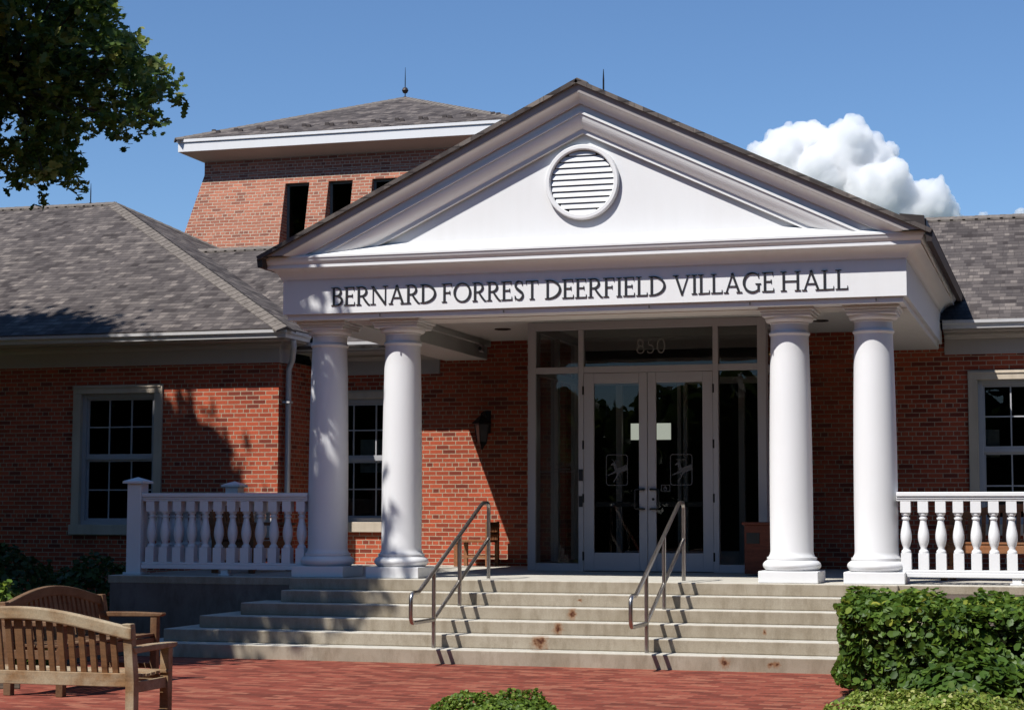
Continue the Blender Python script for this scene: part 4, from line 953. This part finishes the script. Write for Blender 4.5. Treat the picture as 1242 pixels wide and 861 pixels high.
def limb(p0, p1, r0, r1, sag=.3):
    p0, p1 = mathutils.Vector(p0), mathutils.Vector(p1); m1 = p0.lerp(p1, .35)+mathutils.Vector((0, 0, sag)); m2 = p0.lerp(p1, .7)+mathutils.Vector((0, 0, sag*.7))
    b.tube([p0, m1, m2, p1], [r0, r0*.75+r1*.25, r0*.4+r1*.6, r1], 7)
for (z, tgt, r0) in ((4.2, (-7.2, -4.8, 7.4), .14), (5.0, (-7.1, -1.2, 7.0), .14), (5.6, (-13.2, -3.2, 8.6), .15), (6.6, (-8.4, -5.2, 9.8), .12), (7.2, (-9.0, -.6, 10.2), .12), (8.2, (-13.2, -2.4, 12.2), .12), (6.0, (-11.5, -6.0, 8.8), .12)):
    limb(tb+mathutils.Vector((0, .1, z)), tgt, r0, .05)
near = [((-7.1, -1.2, 7.0), vis, 45)]
for src, pool, cnt in near:
    for j in RNG.choice(len(pool), min(cnt, len(pool)), replace=False): limb(src, tuple(pool[j]), .026, .006, .1)
b.build('branches', BARK, tr, smooth=True)
xs_p, ys_p = proj(P); vis_l = (xs_p > -40) & (ys_p > -40) & (P[:, 1] > -2.6)
leaves('crown', P, Nn, np.where(vis_l, .135, .19), TREEL, tr, tone, OAK_T, OAK_F, .75)

def bush(name, label, cat, m, fn, size, tone_fn, loc, jitter=.7, stems=None, group=None):
    """fn() -> points, outward normals"""
    t = thing(name, loc, label, cat, group); P, Nn = fn(); leaves('foliage', P, Nn, size, m, t, tone_fn(P), LEAF_T, LEAF_F, jitter)
    b = MB()
    for s in stems or []: b.tube(s, [.012]+[.008]*(len(s)-2)+[.005], 6)
    if stems: b.build('stems', BARK, t)
    return t
def lumpy(P, f, a):
    return a*(np.sin(P[:, 0]*f+1.3)*np.sin(P[:, 1]*f*1.2+.4)+.6*np.sin(P[:, 2]*f*1.4+P[:, 0]*f*.7))
def hedge_fn(x0, x1, y0, y1, z0, z1, n, rnd=.14, depth=.30):
    def fn():
        c = np.array([(x0+x1)/2, (y0+y1)/2, (z0+z1)/2]); h = np.array([(x1-x0)/2, (y1-y0)/2, (z1-z0)/2])
        area = np.array([h[1]*h[2], h[0]*h[2]*1.3, h[0]*h[1]]); pr = np.array([area[0], area[0], area[1]*1.6, area[1]*.25, area[2]*1.2, 0]); pr /= pr.sum()
        f = RNG.choice(6, n, p=pr); u = RNG.uniform(-1, 1, (n, 3)); Nn = np.zeros((n, 3))
        for k, (ax, s) in enumerate(((0, -1), (0, 1), (1, -1), (1, 1), (2, 1), (2, -1))):
            i = f == k; u[i, ax] = s; Nn[i, ax] = s
        P = c+u*h
        inner = c+np.clip(P-c, -(h-rnd), h-rnd); d = P-inner; dl = np.linalg.norm(d, axis=1); q = dl > 1e-6
        P[q] = inner[q]+d[q]/dl[q][:, None]*np.minimum(rnd, dl[q])[:, None]
        P = P+Nn*(lumpy(P, 5.3, .055)+lumpy(P, 14, .045))[:, None]-Nn*(RNG.exponential(.075, n)[:, None].clip(0, depth))
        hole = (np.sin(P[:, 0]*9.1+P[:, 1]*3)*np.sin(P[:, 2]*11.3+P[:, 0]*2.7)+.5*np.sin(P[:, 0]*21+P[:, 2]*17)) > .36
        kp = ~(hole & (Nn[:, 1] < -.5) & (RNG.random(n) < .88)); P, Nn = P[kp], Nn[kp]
        Nn[:, 2] += .45; return P, Nn
    return fn
bush('clipped_hedge', 'clipped leafy green hedge at the right end of the steps', 'hedge', HEDGEL,
     hedge_fn(3.50, 9.0, -4.35, -2.30, .10, .895, 34000), .074, lambda P: RNG.beta(2.2, 2.4, len(P))*.85+(RNG.random(len(P)) > .97)*.35+.25*np.clip((P[:, 2]-.75)/.15, 0, 1)*RNG.random(len(P)),
     (6, -3.3, G), .65, [[(3.7+.35*i+.1*(i % 3), -3.2-.5*(i % 2), G), (3.75+.35*i, -3.2-.5*(i % 2), .4), (3.7+.35*i, -3.3-.4*(i % 2), .72)] for i in range(14)])
hc = MB(); hc.box(3.85, 8.8, -3.95, -2.7, .14, .60); hcore = hc.build('dark_core', m_plain('hedge_shade_core', (.016, .02, .008), .95, 0, .05), bpy.data.objects['clipped_hedge'])  # solid core, shade between the inner twigs put into its dark colour
def dome_fn(cx, cy, z0, rx, ry, h, n, lump=.05):
    def fn():
        u = RNG.normal(0, 1, (n, 3)); u[:, 2] = np.abs(u[:, 2]); u /= np.linalg.norm(u, axis=1)[:, None]
        s = 1-RNG.exponential(.06, n).clip(0, .5); P = np.array([cx, cy, z0])+u*s[:, None]*np.array([rx, ry, h]); P += u*(lumpy(P, 8, lump)+lumpy(P, 21, lump*.5))[:, None]
        return P, u+np.array([0, 0, .4])
    return fn
bush('boxwood_shrub', 'small bright green boxwood shrub at the bottom middle of the plaza', 'shrub', HEDGEL if False else BOXL, dome_fn(1.43, -8.0, G, .52, .45, .33, 7500, .06), .034,
     lambda P: RNG.beta(2, 2.6, len(P))*.78, (1.43, -8.0, G), .7, None)
bush('boxwood_shrub', 'low yellow green boxwood shrub in front of the clipped hedge', 'shrub', BOXL, dome_fn(4.55, -7.6, G, .86, .5, .38, 12000, .055), .036,
     lambda P: .25+RNG.beta(2, 2, len(P))*.8, (4.55, -7.6, G), .7, None)
bush('leafy_shrub', 'broad leaved green plant at the foot of the clipped hedge', 'shrub', HEDGEL, dome_fn(4.75, -5.3, G, .62, .42, .46, 1300, .05), .10, lambda P: RNG.beta(2, 2.2, len(P))*.7, (4.75, -5.3, G), .5)
# shrubs below the wing window and beside the benches
bush('leafy_shrub', 'sunlit leafy shrub behind the arched wooden bench', 'shrub', HEDGEL, dome_fn(-5.55, -3.7, G, .62, .6, .95, 2600, .09), .075, lambda P: .25+RNG.beta(2, 2.2, len(P))*.75, (-5.55, -3.7, G), .7)
bush('evergreen_shrub', 'dark shrub in deep shade under the left wing window', 'shrub', SHRUBL, dome_fn(-9.6, 2.6, 0, 1.3, 1.0, 1.25, 4200, .09), .09, lambda P: RNG.beta(2, 2.4, len(P))*.8, (-9.6, 2.6, 0), .8, None, 'shrubs under the wing window')
bush('evergreen_shrub', 'low dark shrub beside the left end of the porch', 'shrub', SHRUBL, dome_fn(-7.3, 1.6, 0, .95, .9, 1.05, 3200, .08), .085, lambda P: RNG.beta(2, 2.4, len(P))*.8, (-7.3, 1.6, 0), .8, None, 'shrubs under the wing window')
bush('evergreen_shrub', 'wide dark shrub at the left edge behind the sunlit shrub', 'shrub', SHRUBL, dome_fn(-7.6, -1.3, 0, 1.2, .9, .95, 3600, .08), .085, lambda P: RNG.beta(2, 2.4, len(P))*.8, (-7.6, -1.3, 0), .8, None, 'shrubs under the wing window')

# unseen trees behind the camera: mirrored in the glass, made taller to block skylight
def wood():
    P = []
    for i in range(84):
        a = radians(165+210*i/83); R_ = RNG.uniform(38, 52); x = R_*1.15*cos(a); y = -4+R_*sin(a); h = RNG.uniform(17, 24); r = RNG.uniform(3.6, 5.4); gap = abs(x+10) < 9 and y < -25
        if gap: h = RNG.uniform(4.5, 7.5); r *= .62
        if -37 < x < -26 and y < -20: h = 13.5; r = 3.2
        u = RNG.normal(0, 1, (1000, 3)); u /= np.linalg.norm(u, axis=1)[:, None]
        P.append(np.array([x, y, h*.5])+u*(RNG.uniform(.2, 1, 1000)**.4)[:, None]*np.array([r, r, h*.52]))
    for i in range(120):
        a = radians(170+200*i/119); R_ = RNG.uniform(50, 60); u = RNG.normal(0, 1, (260, 3)); u /= np.linalg.norm(u, axis=1)[:, None]
        P.append(np.array([R_*1.15*cos(a), -4+R_*sin(a), 3.2])+u*(RNG.uniform(.2, 1, 260)**.4)[:, None]*np.array([3.2, 3.2, 4.2]))
    for (x, y, h, r) in ((15.5, -9, 13, 4.5), (19, -16, 15, 5), (16, -25, 16, 5), (24, -4, 15, 5), (-24, -14, 15, 5), (-19, -24, 14, 5), (-28, -4, 16, 5)):  # unseen side trees added to cut the skylight reaching the porch
        u = RNG.normal(0, 1, (1500, 3)); u /= np.linalg.norm(u, axis=1)[:, None]
        P.append(np.array([x, y, h*.58])+u*(RNG.uniform(.2, 1, 1500)**.4)[:, None]*np.array([r, r, h*.42]))
    P = np.vstack(P); P = P[P[:, 2] > .1]; return P
P = wood(); o = leaves('woodland', P, np.tile((0, 0, 1.0), (len(P), 1)), .95, SHRUBL, None, RNG.beta(2, 2, len(P)), LEAF_T, LEAF_F, 1.0); o['kind'] = 'stuff'; o['label'] = 'dark belt of unseen trees mirrored in the door glass, enlarged to block skylight'; o['category'] = 'woodland'

# ------------------------------------------------------------------ cumulus cloud, a real body of billows far behind the hall
m = bpy.data.materials.new('cloud_vapour'); m.use_nodes = True; nt = m.node_tree; nt.nodes.clear()
out = N(nt, 'ShaderNodeOutputMaterial'); pv = N(nt, 'ShaderNodeVolumePrincipled'); pv.inputs['Color'].default_value = (.998, .998, .998, 1); pv.inputs['Density'].default_value = .09; pv.inputs['Anisotropy'].default_value = 0.0
L(nt, pv.outputs[0], out.inputs['Volume']); m.cycles.homogeneous_volume = True
CLOUD = m
cl = bpy.data.objects.new('cloud', None); C.objects.link(cl); 
def cloud(blobs, name):
    b = MB(); rr = random.Random(5)
    bm = bmesh.new()
    for (px, py, pr, dy) in blobs:
        y = 2500+dy; d = mathutils.Vector(((px-621), 0, 0))
        q = Rm @ np.array([(px-621)/2240.56, (430.5-py)/2240.56, -1.0]); s = (y-Cc[1])/q[1]; c = Cc+q*s; r = pr*s/2240.56
        for k in range(26):
            if k == 0: o_ = mathutils.Vector((0, 0, 0)); rk_ = r*.86
            else:
                o_ = mathutils.Vector((rr.gauss(0, 1), rr.gauss(0, 1)-.3, rr.gauss(0, 1)+.25)).normalized()*r*rr.uniform(.62, .86); rk_ = r*rr.uniform(.16, .38)
            ret = bmesh.ops.create_icosphere(bm, subdivisions=3, radius=rk_, matrix=mathutils.Matrix.Translation(mathutils.Vector(c)+o_))
    me = bpy.data.meshes.new(name); bm.to_mesh(me); bm.free(); tmp = bpy.data.objects.new('cloud_tmp', me); C.objects.link(tmp)
    rm = tmp.modifiers.new('r', 'REMESH'); rm.mode = 'VOXEL'; rm.voxel_size = 2.0 if len(blobs) > 5 else 1.0
    sm = tmp.modifiers.new('s', 'SMOOTH'); sm.iterations = 12; sm.factor = .6
    for (sc_, st_, nm) in ((50, 12, 'billow'), (18, 8, 'puff'), (6, 5.5, 'curl')):
        if len(blobs) <= 5: sc_, st_ = sc_*.3, st_*.3
        tx = bpy.data.textures.new(nm, 'CLOUDS'); tx.noise_scale = sc_; tx.noise_depth = 2; tx.noise_basis = 'VORONOI_F1' if nm != 'curl' else 'BLENDER_ORIGINAL'
        dm = tmp.modifiers.new(nm, 'DISPLACE'); dm.texture = tx; dm.strength = -st_ if nm != 'curl' else st_; dm.mid_level = .35; dm.texture_coords = 'GLOBAL'
    bpy.context.view_layer.update(); ev = tmp.evaluated_get(bpy.context.evaluated_depsgraph_get()); me2 = bpy.data.meshes.new_from_object(ev); bpy.data.objects.remove(tmp); me = me2; me.name = name
    me.materials.clear(); me.polygons.foreach_set('use_smooth', [True]*len(me.polygons)); me.materials.append(CLOUD)
    o = bpy.data.objects.new(name, me); C.objects.link(o); o['kind'] = 'structure'; return o
bpy.data.objects.remove(cl)
cloud([(935, 196, 34, 10), (950, 172, 26, 0), (955, 200, 42, 0), (985, 178, 36, 20), (1025, 182, 40, -10), (1055, 196, 38, 10), (1000, 225, 60, 0), (1060, 240, 52, -20), (1085, 225, 26, 20), (940, 225, 40, 30), (1110, 250, 32, 0), (1135, 240, 25, 0), (1148, 258, 22, 10), (1128, 228, 16, 0), (1118, 236, 20, 5), (1010, 270, 60, 20), (1100, 275, 50, 20)], 'cumulus_cloud')
cloud([(1192, 262, 7, 300), (1238, 258, 8, 300), (1248, 262, 10, 320)], 'cloud_wisp')
